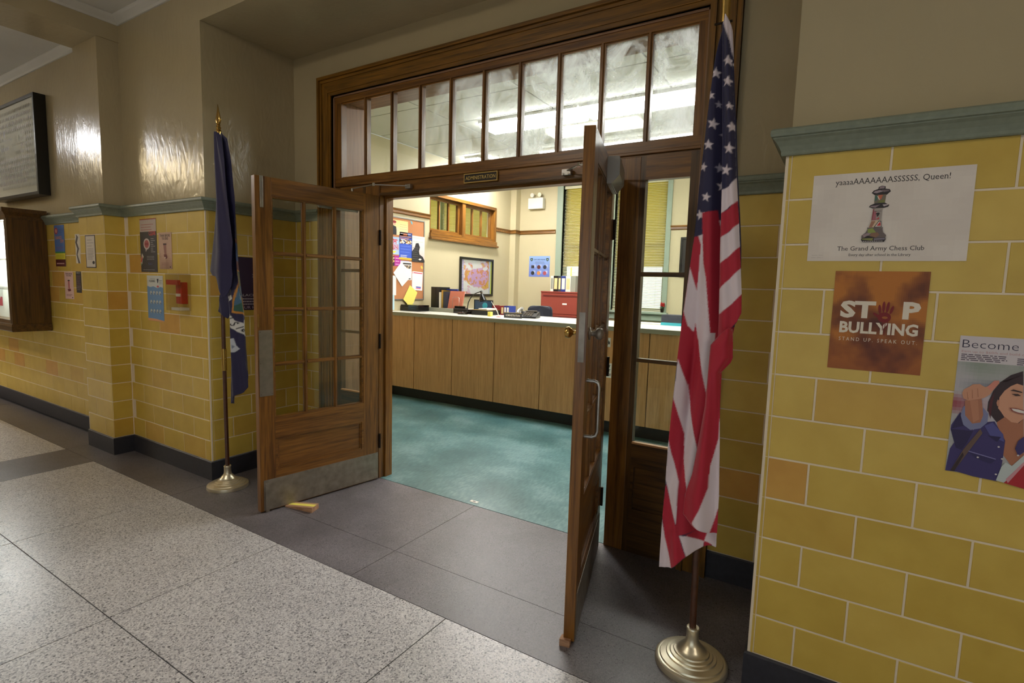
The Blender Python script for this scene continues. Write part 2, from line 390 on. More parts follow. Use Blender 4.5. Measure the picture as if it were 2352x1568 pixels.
# ------------------------------------------------------------------ flat print: layered polygons with a colour per face
_fontcache = {}
def text_tris(txt, size, bold=0.0, sx=1.0, align='CENTER', spacing=1.0):
    key = (txt, size, bold, align, spacing)
    if key not in _fontcache:
        cu = bpy.data.curves.new('t', 'FONT'); cu.body = txt; cu.size = size; cu.align_x = align; cu.resolution_u = 2; cu.offset = bold*size; cu.space_character = spacing
        ob = bpy.data.objects.new('t', cu); COL.objects.link(ob)
        dg = bpy.context.evaluated_depsgraph_get(); me = bpy.data.meshes.new_from_object(ob.evaluated_get(dg))
        _fontcache[key] = ([(v.co.x, v.co.y) for v in me.vertices], [tuple(p.vertices) for p in me.polygons])
        bpy.data.objects.remove(ob); bpy.data.curves.remove(cu); bpy.data.meshes.remove(me)
    v, f = _fontcache[key]
    return [(x*sx, y) for x, y in v], f
def serif_bars(): pass
class Print:
    """a sheet of size w x h; local u to the right, v up, origin at the lower left; +n is towards the reader"""
    def __init__(s, w, h, bg, thick=0.0006):
        s.w, s.h = w, h; s.v = []; s.f = []; s.c = []; s.t = thick; s.z = thick
        s.poly([(0,0),(w,0),(w,h),(0,h)], bg, z=thick)
        n = len(s.v); s.v += [(0,0,0),(w,0,0),(w,h,0),(0,h,0)]
        a = 0
        for i in range(4):
            j = (i+1) % 4; s.f.append((n+i, n+j, a+j, a+i)); s.c.append(bg)
        s.f.append((n+3, n+2, n+1, n)); s.c.append(bg)
    def up(s): s.z += 0.00012; return s.z
    def poly(s, pts, col, z=None):
        z = s.up() if z is None else z; n = len(s.v); s.v += [(p[0], p[1], z) for p in pts]; s.f.append(tuple(range(n, n+len(pts)))); s.c.append(col)
    def rect(s, x0, y0, x1, y1, col): s.poly([(x0,y0),(x1,y0),(x1,y1),(x0,y1)], col)
    def ell(s, cx, cy, rx, ry, col, n=20, rot=0):
        s.poly([(cx+rx*math.cos(a)*math.cos(rot)-ry*math.sin(a)*math.sin(rot), cy+rx*math.cos(a)*math.sin(rot)+ry*math.sin(a)*math.cos(rot)) for a in [2*math.pi*i/n for i in range(n)]], col)
    def text(s, txt, x, y, size, col, bold=0.0, sx=1.0, align='CENTER', fit=None, spacing=1.0, warp=None, serif=False):
        v, f = text_tris(txt, size, bold, sx, align, spacing)
        if serif:
            v = list(v); f = list(f); cnt = {}
            for q in f:
                for i in range(len(q)):
                    e = tuple(sorted((q[i], q[(i+1) % len(q)]))); cnt[e] = cnt.get(e, 0)+1
            for (a, b), c in cnt.items():
                L_ = abs(v[a][0]-v[b][0])
                if c == 1 and abs(v[a][1]-v[b][1]) < 1e-5 and 0.03*size < L_ < 0.17*size:
                    y_ = v[a][1]; lo = y_ < 0.1*size
                    if 0.1*size <= y_ < 0.42*size: continue
                    m_ = (v[a][0]+v[b][0])/2; hw_ = L_/2+0.055*size; h_ = 0.030*size; y0_ = y_ if lo else y_-h_; n_ = len(v)
                    v += [(m_-hw_, y0_), (m_+hw_, y0_), (m_+hw_, y0_+h_), (m_-hw_, y0_+h_)]; f.append((n_, n_+1, n_+2, n_+3))
        if fit and v:
            x0 = min(p[0] for p in v); x1 = max(p[0] for p in v); k = fit/max(1e-6, x1-x0); v = [((p[0]-x0)*k-(fit/2 if align == 'CENTER' else 0), p[1]) for p in v]
        z = s.up(); n = len(s.v)
        for p in v:
            q = (x+p[0], y+p[1])
            if warp: q = warp(*q)
            s.v.append((q[0], q[1], z))
        for q in f: s.f.append(tuple(i+n for i in q)); s.c.append(col)
    def lines(s, x0, x1, ytop, n, dy, th, col, seed=1):
        rr = random.Random(seed); z = s.up()
        for i in range(n):
            xx = x1-(x1-x0)*rr.uniform(0, 0.3); y = ytop-i*dy; a = x0
            while a < xx:
                b = min(xx, a+rr.uniform(0.006, 0.02)); k = len(s.v)
                s.v += [(a,y-th,z),(b,y-th,z),(b,y,z),(a,y,z)]; s.f.append((k,k+1,k+2,k+3)); s.c.append(col); a = b+0.003
    def noise(s, x0, y0, x1, y1, nx, ny, fn):
        z = s.up()
        for i in range(nx):
            for j in range(ny):
                a, b = x0+(x1-x0)*i/nx, y0+(y1-y0)*j/ny; dx, dy = (x1-x0)/nx, (y1-y0)/ny; k = len(s.v)
                s.v += [(a,b,z),(a+dx,b,z),(a+dx,b+dy,z),(a,b+dy,z)]; s.f.append((k,k+1,k+2,k+3)); s.c.append(fn((i+.5)/nx, (j+.5)/ny))
    def build(s, name, origin, udir, label=None, cat='poster', group=None, parent=None, tilt=0.0, mat='printed_paper', vdir=(0,0,1), kind=None):
        U = Vector(udir).normalized(); V = Vector(vdir).normalized(); O = Vector(origin)
        if tilt:
            q = Matrix.Rotation(tilt, 3, U.cross(V)); U = q @ U; V = q @ V
        Nn = U.cross(V)
        me = bpy.data.meshes.new(name); me.from_pydata([tuple(p) for p in s.v], [], s.f); me.materials.append(M[mat])
        ca = me.color_attributes.new('Col', 'FLOAT_COLOR', 'CORNER'); buf = []
        for p, c in zip(me.polygons, s.c): buf += list(lin(c))*p.loop_total
        ca.data.foreach_set('color', buf); me.update()
        o = bpy.data.objects.new(name, me); COL.objects.link(o)
        mw = Matrix.Identity(4)
        for i in range(3): mw[i][0] = U[i]; mw[i][1] = V[i]; mw[i][2] = Nn[i]; mw[i][3] = O[i]
        if parent is not None: o.parent = parent
        o.matrix_local = mw
        return props(o, label=label, cat=cat, group=group, kind=kind)
from mathutils import noise as mnoise
def fbm(x, y, s=1.0, seed=0.0):
    return mnoise.fractal(Vector((x*s+seed, y*s-seed, seed*1.7)), 1.0, 2.0, 4)
def mixc(a, b, t):
    t = max(0, min(1, t)); return tuple(a[i]*(1-t)+b[i]*t for i in range(3))

# ------------------------------------------------------------------ dimensions of the place
XR = 3.668                 # corner of the hall wall to the right of the alcove
YD = 0.742                 # back of the alcove
ZB = 0.1425                # top of the slate base
ZT = ZB+12*C               # top of the tile
ZA = 3.241                 # alcove ceiling
ZH = 3.515                 # hall ceiling
YA = 0.030; YP = -0.150; XP0 = -1.672; XP1 = -1.200
YI = 1.060; XL = -1.28; YB = 6.2; ZO = 3.33
XW, XE, YS = -11.0, 9.0, -4.4
OX0, OX1 = 0.458, 3.215    # opening of the casing
OZ1 = 2.885

# ------------------------------------------------------------------ floors
fl = box('floor_hall', XW, XE, YS, 0.765, -0.12, -0.004, 'slate', kind='structure')
def slab(x0, x1, y0, y1, mat, g=0.0025):
    return box('slab', x0+g, x1-g, y0+g, y1-g, -0.004, 0.0, mat, fl)
gx = [-1.147, 0.062, 1.252, 2.468, 3.685, 4.90]
gy = [-0.319, -1.147, -1.975, -2.803, -3.631, YS+0.002]
for i in range(len(gx)-1):
    for j in range(len(gy)-1): slab(gx[i], gx[i+1], gy[j+1], gy[j], 'terrazzo_light')
gl = [-1.684-1.21*k for k in range(6)][::-1]
for i in range(len(gl)-1):
    for j in range(len(gy)-1): slab(gl[i], gl[i+1], gy[j+1], gy[j], 'terrazzo_light')
for j in range(len(gy)-1): slab(-1.684, -1.147, gy[j+1], gy[j], 'terrazzo_dark', 0.001)
dx = [gl[0], -4.1, -1.684, 0.055, 1.845, 3.668, 4.90]
for i in range(len(dx)-1): slab(dx[i], dx[i+1], -0.319, 0.0, 'terrazzo_dark', 0.0015)
for a, b in ((0.0, 1.845), (1.845, XR)): slab(a, b, 0.0, 0.760, 'terrazzo_dark', 0.0015)
for i in range(3): slab(4.90+1.2*i, 6.10+1.2*i, YS+0.002, 0.0, 'terrazzo_light')
fo = box('floor_office', XL, 5.0, 0.765, YB, -0.12, 0.0, 'teal_vinyl', kind='structure')

# ------------------------------------------------------------------ walls: plastered body + tile facing
def facing(parent, o, u, n, length, start_half, tiles_from=0.0, first=None, zc=12, L=0.3048, mirror=False):
    """glazed tiles laid in running bond on the plane through o with direction u and outward normal n"""
    th = 0.012; g = 0.0066
    u = Vector(u); n = Vector(n)
    cache = {}
    for k in range(zc):
        odd = (k+start_half) % 2
        x = 0.0 if first is None else first[odd]-L
        while x < length-0.004:
            a, b = max(0.0, x), min(length, x+L)
            if b-a > 0.012:
                key = round(b-a, 3)
                if key not in cache:
                    bm = bmesh.new(); w_, h_ = (b-a)-g, C-g
                    vs = [bm.verts.new(v) for v in boxv(-w_/2, w_/2, -th, 0, -h_/2, h_/2)]
                    for q in BOXF: bm.faces.new([vs[i] for i in q])
                    fe = [e for e in bm.edges if all(abs(v.co.y+th) < 1e-6 for v in e.verts)]
                    bmesh.ops.bevel(bm, geom=fe, offset=0.0016, segments=1, affect='EDGES')
                    bmesh.ops.recalc_face_normals(bm, faces=bm.faces)
                    me = bpy.data.meshes.new('tile'); bm.to_mesh(me); bm.free(); me.materials.append(M['glazed_tile']); cache[key] = me
                t = bpy.data.objects.new('tile', cache[key]); COL.objects.link(t); t.parent = parent
                c = Vector(o)+u*((a+b)/2)+Vector((0,0,ZB+(k+0.5)*C))-n*0.012
                if mirror: pass
                ang = math.atan2(u.y, u.x)
                t.location = c + n*random.uniform(-0.0004, 0.0004); t.rotation_euler = (0, 0, ang)
            x += L
# grout bed sits 3 mm behind the glazed faces; plaster above the cornice is set back a little
def wallbox(name, x0, x1, y0, y1, z0, z1, mat='hall_plaster'):
    return box(name, x0, x1, y0, y1, z0, z1, mat, kind='structure')
def bed(parent, x0, x1, y0, y1):
    return box('grout_bed', x0, x1, y0, y1, 0.0, ZT, 'grout', parent)

wl = wallbox('wall_hall_left', -9.0, XP0, YA+0.012, YA+0.30, 0, ZH); bed(wl, -7.5, XP0, YA+0.002, YA+0.05)
facing(wl, (-7.4417, YA, 0), (1,0,0), (0,-1,0), 7.4417+XP0, 0, first=(0.3048, 0.1524))
wp = wallbox('wall_pier_left', XP0+0.025, XP1-0.015, YP+0.012, YA+0.30, 0, ZH); bed(wp, XP0, XP1-0.002, YP+0.002, YA+0.1)
facing(wp, (XP0, YP, 0), (1,0,0), (0,-1,0), XP1-XP0, 1, first=(0.165, 0.3048+0.01))
facing(wp, (XP1, YP, 0), (0,1,0), (1,0,0), -YP-0.001, 0, first=(0.3048, 0.3048))
wc = wallbox('wall_hall_centre', XP1-0.1, -0.014, 0.012, YI, 0, ZH); bed(wc, XP1-0.1, -0.002, 0.002, YD+0.1)
facing(wc, (XP1, 0, 0), (1,0,0), (0,-1,0), -XP1-0.020, 0, first=(0.20, 0.20+0.1524))
facing(wc, (0, 0.020, 0), (0,1,0), (1,0,0), YD-0.02, 0, first=(0.30, 0.15))
wb = wallbox('wall_alcove_left', -0.10, 0.315, YD+0.004, YI, 0, 3.5); bed(wb, -0.1, 0.315, YD+0.002, YD+0.01)
facing(wb, (0, YD, 0), (1,0,0), (0,-1,0), 0.312, 0, first=(0.30, 0.17))
wr = wallbox('wall_alcove_right', 3.355, XR+0.013, YD+0.004, YI, 0, 3.5); bed(wr, 3.352, XR+0.1, YD+0.002, YD+0.01)
facing(wr, (3.355, YD, 0), (1,0,0), (0,-1,0), XR-3.355, 0, first=(0.235, 0.28))
wh = wallbox('wall_hall_right', XR+0.014, XE, 0.012, YI, 0, ZH); bed(wh, XR+0.002, 5.2, 0.002, YD)
facing(wh, (XR+0.020, 0, 0), (1,0,0), (0,-1,0), 1.35, 0, first=(0.1315, 0.2839))
facing(wh, (XR, YD, 0), (0,-1,0), (-1,0,0), YD-0.02, 0, first=(0.30, 0.15))
# rounded corner pieces of the tile facing
def bullnose(parent, cx, cy, sx, sy):
    r = 0.020
    for k in range(12):
        z0, z1 = ZB+k*C+0.0012, ZB+(k+1)*C-0.0012; pr = []
        for i in range(5):
            a = math.pi/2*i/4; pr.append((cx+sx*(r-r*math.sin(a)) if False else cx - sx*(r - r*math.sin(a)), cy - sy*(r - r*math.cos(a))))
        pr.append((cx - sx*r, cy - sy*r))
        v = [(p[0], p[1], z0) for p in pr]+[(p[0], p[1], z1) for p in pr]; n = len(pr)
        f = [tuple(range(n)), tuple(range(n, 2*n))[::-1]]+[(i, (i+1) % n, (i+1) % n+n, i+n) for i in range(n)]
        bm = bmesh.new(); vs = [bm.verts.new(q) for q in v]
        for q in f: bm.faces.new([vs[i] for i in q])
        bm_obj('tile', bm, 'glazed_tile', parent)
bullnose(wc, 0.0, 0.0, 1, -1); bullnose(wh, XR, 0.0, -1, -1)

# headers and ceilings
wallbox('wall_over_alcove', -0.014, XR+0.014, 0.012, 0.03, ZA, ZH)
wallbox('wall_over_frame', 0.3151, 3.3549, YD+0.004, YI, 2.99, 3.5)
box('ceiling_alcove', -0.01, XR+0.012, 0.03, YD+0.004, ZA, ZA+0.1, 'hall_plaster', kind='structure')
box('ceiling_hall', XW, XE, YS, 0.05, ZH, ZH+0.15, 'ceiling_white', kind='structure')
box('ceiling_beam', XP0, XP1, YS, 0.03, 3.335, ZH, 'hall_plaster', kind='structure')
box('ceiling_beam', 4.9, 5.4, YS, 0.01, 3.335, ZH, 'hall_plaster', kind='structure')
ws = empty('wall_hall_south', kind='structure')
for q in ((XW, 2.4, 0, ZH), (6.2, XE, 0, ZH), (2.4, 6.2, 0, 0.45), (2.4, 6.2, 2.25, ZH)): box('wall_section', q[0], q[1], YS-0.2, YS, q[2], q[3], 'hall_plaster', ws)
w9 = empty('added_window_9', kind='structure')  # unseen window, added so daylight reaches the lower part of the hall wall
for x in (2.4, 3.60, 4.86, 6.12): box('stile', x, x+0.08, YS-0.15, YS-0.05, 0.45, 2.25, 'casing_z', w9)
for x in (2.48, 3.68, 4.94):
    for z in (0.45, 1.31, 2.17): box('rail', x, x+1.12 if x < 3 else x+1.18, YS-0.14, YS-0.06, z, z+0.08, 'casing_x', w9)
    box('pane', x, x+1.12 if x < 3 else x+1.18, YS-0.102, YS-0.098, 0.53, 2.17, 'clear_glass', w9)
wallbox('wall_hall_west', XW-0.2, XW, YS-0.2, 1, 0, ZH)
wallbox('wall_hall_east', XE, XE+0.2, YS-0.2, 1, 0, ZH)
wallbox('wall_hall_far_left', XW, -9.0, 0.03, 0.3, 0, ZH)
box('baseboard_south', XW, XE, YS, YS+0.01, 0.0, ZB, 'slate', kind='structure')

# base and cornice follow the plan of the walls
base_prof = [(0.0, 0.0), (0.009, 0.0), (0.009, ZB-0.006), (0.004, ZB), (0.0, ZB)]
pathL = [(-8.0, YA), (XP0, YA), (XP0, YP), (XP1, YP), (XP1, 0.0), (0.0, 0.0), (0.0, YD), (0.312, YD)]
pathR = [(3.356, YD), (XR, YD), (XR, 0.0), (XE-0.01, 0.0)]
sweep('baseboard_left', base_prof, pathL, 'slate', kind='structure')
sweep('baseboard_right', base_prof, pathR, 'slate', kind='structure')
zt = ZT-0.004
corn_prof = [(-0.03, zt), (0.010, zt), (0.013, zt+0.004), (0.013, zt+0.014), (0.020, zt+0.030), (0.030, zt+0.046), (0.038, zt+0.054), (0.038, zt+0.058), (0.044, zt+0.060), (0.047, zt+0.068), (0.046, zt+0.080), (0.040, zt+0.086), (-0.03, zt+0.086)]
pathLc = [(-8.0, YA), (XP0, YA), (XP0, YP), (XP1, YP), (XP1, 0.0), (0.0, 0.0), (0.0, YD), (0.312, YD)]
sweep('trim_cornice_left', corn_prof, pathLc, 'sage_paint', kind='structure')
sweep('trim_cornice_right', corn_prof, pathR, 'sage_paint', kind='structure')
# plaster coving at the hall ceiling
cov = [(0.0, ZH-0.055), (0.012, ZH-0.055), (0.020, ZH-0.040), (0.05, ZH-0.018), (0.062, ZH-0.006), (0.062, ZH), (0.0, ZH)]
sweep('trim_coving_bay', cov, [(XP1, YS), (XP1, 0.012), (4.9, 0.012), (4.9, YS)], 'ceiling_white', kind='structure')
sweep('trim_coving_left', cov, [(-8.0, YA+0.012), (XP0, YA+0.012), (XP0, YS)], 'ceiling_white', kind='structure')

# ------------------------------------------------------------------ oak door frame in the alcove
tr = empty('trim_door_casing', kind='structure')
def mitred(parent, name, x0, x1, z1, wd, y, prof_n, mats):
    pass
cw = 0.150
# casing boards with stepped mouldings
def casing():
    steps = [(0.0, 0.150, 0.018), (0.0, 0.022, 0.034), (0.030, 0.046, 0.026), (0.118, 0.150, 0.028), (0.118, 0.128, 0.034)]
    for nm, side in (('casing_board', -1), ('casing_board', 1)):
        mb = MB()
        xo = OX0-cw if side < 0 else OX1+cw
        for a, b, t in steps:
            xa, xb = (xo+a, xo+b) if side < 0 else (xo-b, xo-a)
            zc_a, zc_b = OZ1+cw-a, OZ1+cw-b
            za, zb_ = (zc_a, zc_b) if side < 0 else (zc_b, zc_a)
            y0 = YD-t; y1 = YD+0.01
            mb.add([(xa,y0,0),(xb,y0,0),(xb,y1,0),(xa,y1,0),(xa,y0,za),(xb,y0,zb_),(xb,y1,zb_),(xa,y1,za)], BOXF)
        mb.build(nm, 'casing_z', tr)
    mb = MB()
    for a, b, t in steps:
        zt_, zb_ = OZ1+cw-a, OZ1+cw-b; xl0, xl1, xr0, xr1 = OX0-cw+a, OX0-cw+b, OX1+cw-a, OX1+cw-b
        y0 = YD-t; y1 = YD+0.01
        mb.add([(xl1,y0,zb_),(xr1,y0,zb_),(xr1,y1,zb_),(xl1,y1,zb_),(xl0,y0,zt_),(xr0,y0,zt_),(xr0,y1,zt_),(xl0,y1,zt_)], BOXF)
    mb.build('casing_head', 'casing_x', tr)
casing()
# linings of the opening, right through the wall
FY0 = YD+0.008             # face of the fixed frame
box('lining', OX0-0.02, OX0+0.012, YD, YI, 0, OZ1, 'lining_oak_z', tr); box('lining', OX1-0.012, OX1+0.02, YD, YI, 0, OZ1, 'lining_oak_z', tr)
box('lining_head', OX0, OX1, YD, YI, OZ1-0.012, OZ1+0.02, 'lining_oak_x', tr)
TZ0, TZ1 = 2.279, 2.832    # sight size of the transom lights
DX0, DX1 = 0.945, 2.785    # door opening
DZ = 2.125
# posts beside the doors, transom bar and door head
for x0, x1 in ((0.800, DX0), (DX1, 2.896)):
    box('post', x0, x1, FY0, 0.872, 0, 2.205, 'oak_z', tr, bevel=0.003)
mb = MB(); mb.box(OX0+0.012, OX1-0.012, FY0+0.01, 0.872, DZ+0.0, 2.215)
mb.build('door_head', 'oak_x', tr)
box('transom_bar', OX0+0.012, OX1-0.012, FY0-0.004, 0.872, 2.2155, 2.232, 'oak_x', tr, bevel=0.003)
box('head_bead', DX0, DX1, FY0+0.002, FY0+0.012, DZ+0.002, DZ+0.018, 'dark_oak_x', tr)
# door stops
box('stop', DX0, DX0+0.016, FY0+0.055, 0.872, 0, DZ, 'oak_z', tr); box('stop', DX1-0.016, DX1, FY0+0.055, 0.872, 0, DZ, 'oak_z', tr)
box('stop', DX0+0.016, DX1-0.016, FY0+0.055, 0.872, DZ-0.016, DZ, 'oak_x', tr)

# transom window: ten lights
wt = empty('window_1', kind='structure')
tx0, tx1 = 0.540, 3.158
mb = MB(); mb.box(OX0+0.012, OX1-0.012, FY0, FY0+0.05, 2.2325, TZ0); mb.build('bottom_rail', 'oak_x', wt)
MB().box(OX0+0.012, OX1-0.012, FY0, FY0+0.05, TZ1, OZ1-0.012).build('top_rail', 'oak_x', wt)
MB().box(OX0+0.012, tx0, FY0, FY0+0.05, TZ0, TZ1).build('stile', 'oak_z', wt); MB().box(tx1, OX1-0.012, FY0, FY0+0.05, TZ0, TZ1).build('stile', 'oak_z', wt)
npn = 10; mw_ = 0.030; pw = (tx1-tx0-(npn-1)*mw_)/npn
# lights widths measured from the photograph's bars
for i in range(npn):
    a = tx0+i*(pw+mw_); b = a+pw
    box('pane', a-0.003, b+0.003, FY0+0.026, FY0+0.030, TZ0-0.003, TZ1+0.003, 'dusty_glass', wt)
    if i < npn-1:
        mbm = MB(); mbm.box(b, b+mw_, FY0+0.010, FY0+0.048, TZ0, TZ1); mbm.box(b+0.009, b+mw_-0.009, FY0+0.001, FY0+0.010, TZ0, TZ1)
        mbm.build('muntin', 'oak_z', wt)
for z0, z1 in ((TZ0, TZ0+0.008), (TZ1-0.008, TZ1)):
    MB().box(tx0, tx1, FY0+0.012, FY0+0.024, z0, z1).build('glazing_bead', 'oak_x', wt)

# sidelights: three lights over a panel
def sidelight(name, x0, x1, gx0, gx1):
    r = empty(name, kind='structure')
    z0, z1 = 0.642, 2.080
    box('stile', x0, gx0, FY0, FY0+0.045, 0, 2.205, 'dark_oak_z', r); box('stile', gx1, x1, FY0, FY0+0.045, 0, 2.205, 'dark_oak_z', r)
    box('top_rail', gx0, gx1, FY0, FY0+0.045, z1, 2.205, 'oak_x', r); box('middle_rail', gx0, gx1, FY0, FY0+0.045, 0.52, z0, 'dark_oak_x', r); box('bottom_rail', gx0, gx1, FY0, FY0+0.045, 0, 0.24, 'dark_oak_x', r)
    box('panel', gx0, gx1, FY0+0.018, FY0+0.030, 0.24, 0.52, 'dark_oak_x', r)
    mb = MB(); t = 0.016
    mb.box(gx0, gx1, FY0+0.003, FY0+0.018, 0.24, 0.24+t); mb.box(gx0, gx1, FY0+0.003, FY0+0.018, 0.52-t, 0.52); mb.box(gx0, gx0+t, FY0+0.003, FY0+0.018, 0.24+t, 0.52-t); mb.box(gx1-t, gx1, FY0+0.003, FY0+0.018, 0.24+t, 0.52-t)
    mb.build('panel_moulding', 'dark_oak_x', r)
    zs = [z0, 1.098, 1.118, 1.568, 1.592, z1]
    for a, b in ((0, 1), (2, 3), (4, 5)): box('pane', gx0-0.003, gx1+0.003, FY0+0.020, FY0+0.024, zs[a]-0.003, zs[b]+0.003, 'clear_glass', r)
    for a, b in ((1, 2), (3, 4)): box('muntin', gx0, gx1, FY0+0.006, FY0+0.042, zs[a], zs[b], 'dark_oak_x', r)
    box('sill_bead', gx0, gx1, FY0-0.004, FY0+0.018, z0-0.006, z0+0.004, 'pale_oak_x', r)
sidelight('window_2', 2.8965, OX1-0.0125, 2.925, 3.158)
sidelight('window_3', OX0+0.0125, 0.7995, 0.525, 0.772)

# ------------------------------------------------------------------ glazed doors
def door(name, hinge, free, face_plus, label):
    """hinge/free: plan points of the visible face; the leaf's thickness lies behind the face.
    local frame: x from hinge to free edge, y=0 the visible face, +y away from the viewer side"""
    hx, hy = hinge; ang = math.atan2(free[1]-hy, free[0]-hx)
    r = empty(name, (hx, hy, 0.0), ang, label=label, kind='structure', cat='door')
    W = math.hypot(free[0]-hx, free[1]-hy); T = 0.046; s = face_plus          # visible face looks towards -s*y? see below
    def B(nm, x0, x1, z0, z1, mat, y0=0.0, y1=T, bevel=0.0, par=None):
        return box(nm, x0, x1, s*y0, s*y1, z0, z1, mat, par or r, bevel=bevel)
    g0, g1, z0, z1 = 0.137, 0.777, 0.617, 1.996; zb, ztop = 0.008, 2.118
    B('stile', 0, g0-0.008, zb, ztop, 'oak_z', bevel=0.002); B('stile', g1+0.008, W, zb, ztop, 'oak_z', bevel=0.002)
    B('top_rail', g0-0.008, g1+0.008, z1+0.008, ztop, 'oak_x'); B('middle_rail', g0-0.008, g1+0.008, 0.485, z0-0.008, 'oak_x'); B('bottom_rail', g0-0.008, g1+0.008, zb, 0.252, 'oak_x')
    B('panel', g0-0.008, g1+0.008, 0.252, 0.485, 'oak_x', 0.014, 0.032)
    mb = MB()
    for y0, y1 in ((0.0, 0.014), (0.032, T)):
        for q in (((g0-.008), (g1+.008), .252, .266), ((g0-.008), (g1+.008), .471, .485), ((g0-.008), (g0+.006), .266, .471), ((g1-.006), (g1+.008), .266, .471)):
            a, b = sorted((s*y0, s*y1)); mb.box(q[0], q[1], a, b, q[2], q[3])
    for y0, y1 in ((0.006, 0.014),):
        for q in ((g0+.006, g1-.006, .266, .276), (g0+.006, g1-.006, .461, .471), (g0+.006, g0+.016, .276, .461), (g1-.016, g1-.006, .276, .461)):
            a, b = sorted((s*y0, s*y1)); mb.box(q[0], q[1], a, b, q[2], q[3])
    mb.build('panel_moulding', 'oak_x', r)
    # glazing beads around the field of panes
    mb = MB(); a, b = sorted((s*0.004, s*(T-0.004)))
    for q in ((g0-.008, g1+.008, z0-.008, z0), (g0-.008, g1+.008, z1, z1+.008), (g0-.008, g0, z0, z1), (g1, g1+.008, z0, z1)): mb.box(q[0], q[1], a, b, q[2], q[3])
    mb.build('glazing_bead', 'oak_x', r)
    mw = 0.024; pw = (g1-g0-2*mw)/3; ph = (z1-z0-3*mw)/4
    for i in range(3):
        for j in range(4):
            x, z = g0+i*(pw+mw), z0+j*(ph+mw)
            B('pane', x-0.004, x+pw+0.004, z-0.004, z+ph+0.004, 'clear_glass', 0.021, 0.025)
    def muntin(x0, x1, z0_, z1_, mat, vert):
        mb = MB(); a, b = sorted((s*0.006, s*(T-0.006))); 
        if vert: mb.box(x0+0.006, x1-0.006, a, b, z0_, z1_); a, b = sorted((s*0.014, s*(T-0.014))); mb.box(x0, x1, a, b, z0_, z1_)
        else: mb.box(x0, x1, a, b, z0_+0.006, z1_-0.006); a, b = sorted((s*0.014, s*(T-0.014))); mb.box(x0, x1, a, b, z0_, z1_)
        mb.build('muntin', mat, r)
    for i in range(2): x = g0+(i+1)*pw+i*mw; muntin(x, x+mw, z0, z1, 'oak_z', True)
    for j in range(3):
        z = z0+(j+1)*ph+j*mw
        for i in range(3): x = g0+i*(pw+mw); muntin(x, x+pw, z, z+mw, 'oak_x', False)
    for z in (0.30, 1.06, 1.82):      # butt hinges on the hinge edge
        hb = MB(); a, b = sorted((s*0.0, s*0.04)); hb.box(-0.004, 0.0, a, b, z-0.055, z+0.055)
        h = hb.build('hinge', 'dark_bronze', r)
        tube('knuckle', [(-0.008, -s*0.006, z-0.055), (-0.008, -s*0.006, z+0.055)], 0.0075, 'dark_bronze', h, 10)
    return r, W, B, s
d1, W1, B1, s1 = door('door_1', (0.955, 0.735), (0.812, -0.140), -1, 'open oak door with twelve panes beside the dark blue flag')
# pusher, kick plate and flush bolts of the left leaf
B1('push_plate', 0.795, 0.880, 0.760, 1.178, 'steel', -0.0025, 0.0)
mb = MB()
for x, z in ((0.803, 0.772), (0.872, 0.772), (0.803, 0.97), (0.872, 0.97), (0.803, 1.166), (0.872, 1.166)):
    v, f = tubemesh([(x, 0.0045, z), (x, 0.002, z)], 0.0035, 8); mb.add(v, f)
mb.build('screw', 'dull_steel', d1)
B1('kick_plate', 0.004, 0.866, 0.012, 0.212, 'dull_steel', -0.002, 0.0)
B1('flush_bolt', 0.838, 0.858, 1.930, 2.1185, 'steel', -0.006, 0.0, 0.0015); B1('flush_bolt', 0.836, 0.858, 0.004, 0.190, 'dull_steel', -0.009, 0.0, 0.0015)
lk = box('latch_plate', W1, W1+0.002, 0.008, 0.034, 1.20, 1.28, 'brass', d1)

d2, W2, B2, s2 = door('door_2', (2.768, 0.715), (3.022, -0.150), -1, 'open oak door seen edge-on, next to the striped flag')
# ironmongery of the second leaf
tube('pull_handle', [(0.850, 0.0, 0.885), (0.850, 0.030, 0.885), (0.850, 0.046, 0.892), (0.850, 0.052, 0.910), (0.850, 0.052, 1.095), (0.850, 0.046, 1.112), (0.850, 0.030, 1.119), (0.850, 0.0, 1.119)], 0.0075, 'steel', d2, 12, label='curved steel pull handle')
def knob(parent, t, z, sgn, mat):
    y0 = 0.0 if sgn > 0 else -0.046
    pr = [(0.026, 0), (0.026, 0.004), (0.010, 0.006), (0.010, 0.022), (0.020, 0.030), (0.025, 0.040), (0.022, 0.052), (0.010, 0.057)]
    v = []; f = []; seg = 24
    for r, h in pr:
        for i in range(seg):
            a = 2*math.pi*i/seg; v.append((t+r*math.cos(a), y0+sgn*h, z+r*math.sin(a)))
    for j in range(len(pr)-1):
        for i in range(seg): a, b = j*seg+i, j*seg+(i+1) % seg; f.append((a, b, b+seg, a+seg))
    f.append(tuple(range(seg))); f.append(tuple(range((len(pr)-1)*seg, len(pr)*seg)))
    bm = bmesh.new(); vs = [bm.verts.new(p) for p in v]
    for q in f: bm.faces.new([vs[i] for i in q])
    return bm_obj('knob', bm, mat, parent, smooth=True)
knob(d2, 0.832, 1.312, 1, 'dull_steel'); knob(d2, 0.832, 1.312, -1, 'brass')
box('lock_case', W2-0.001, W2+0.0015, -0.034, -0.010, 1.20, 1.40, 'dull_steel', d2)
box('kick_plate', 0.010, 0.880, 0.0, 0.002, 0.012, 0.212, 'dull_steel', d2)
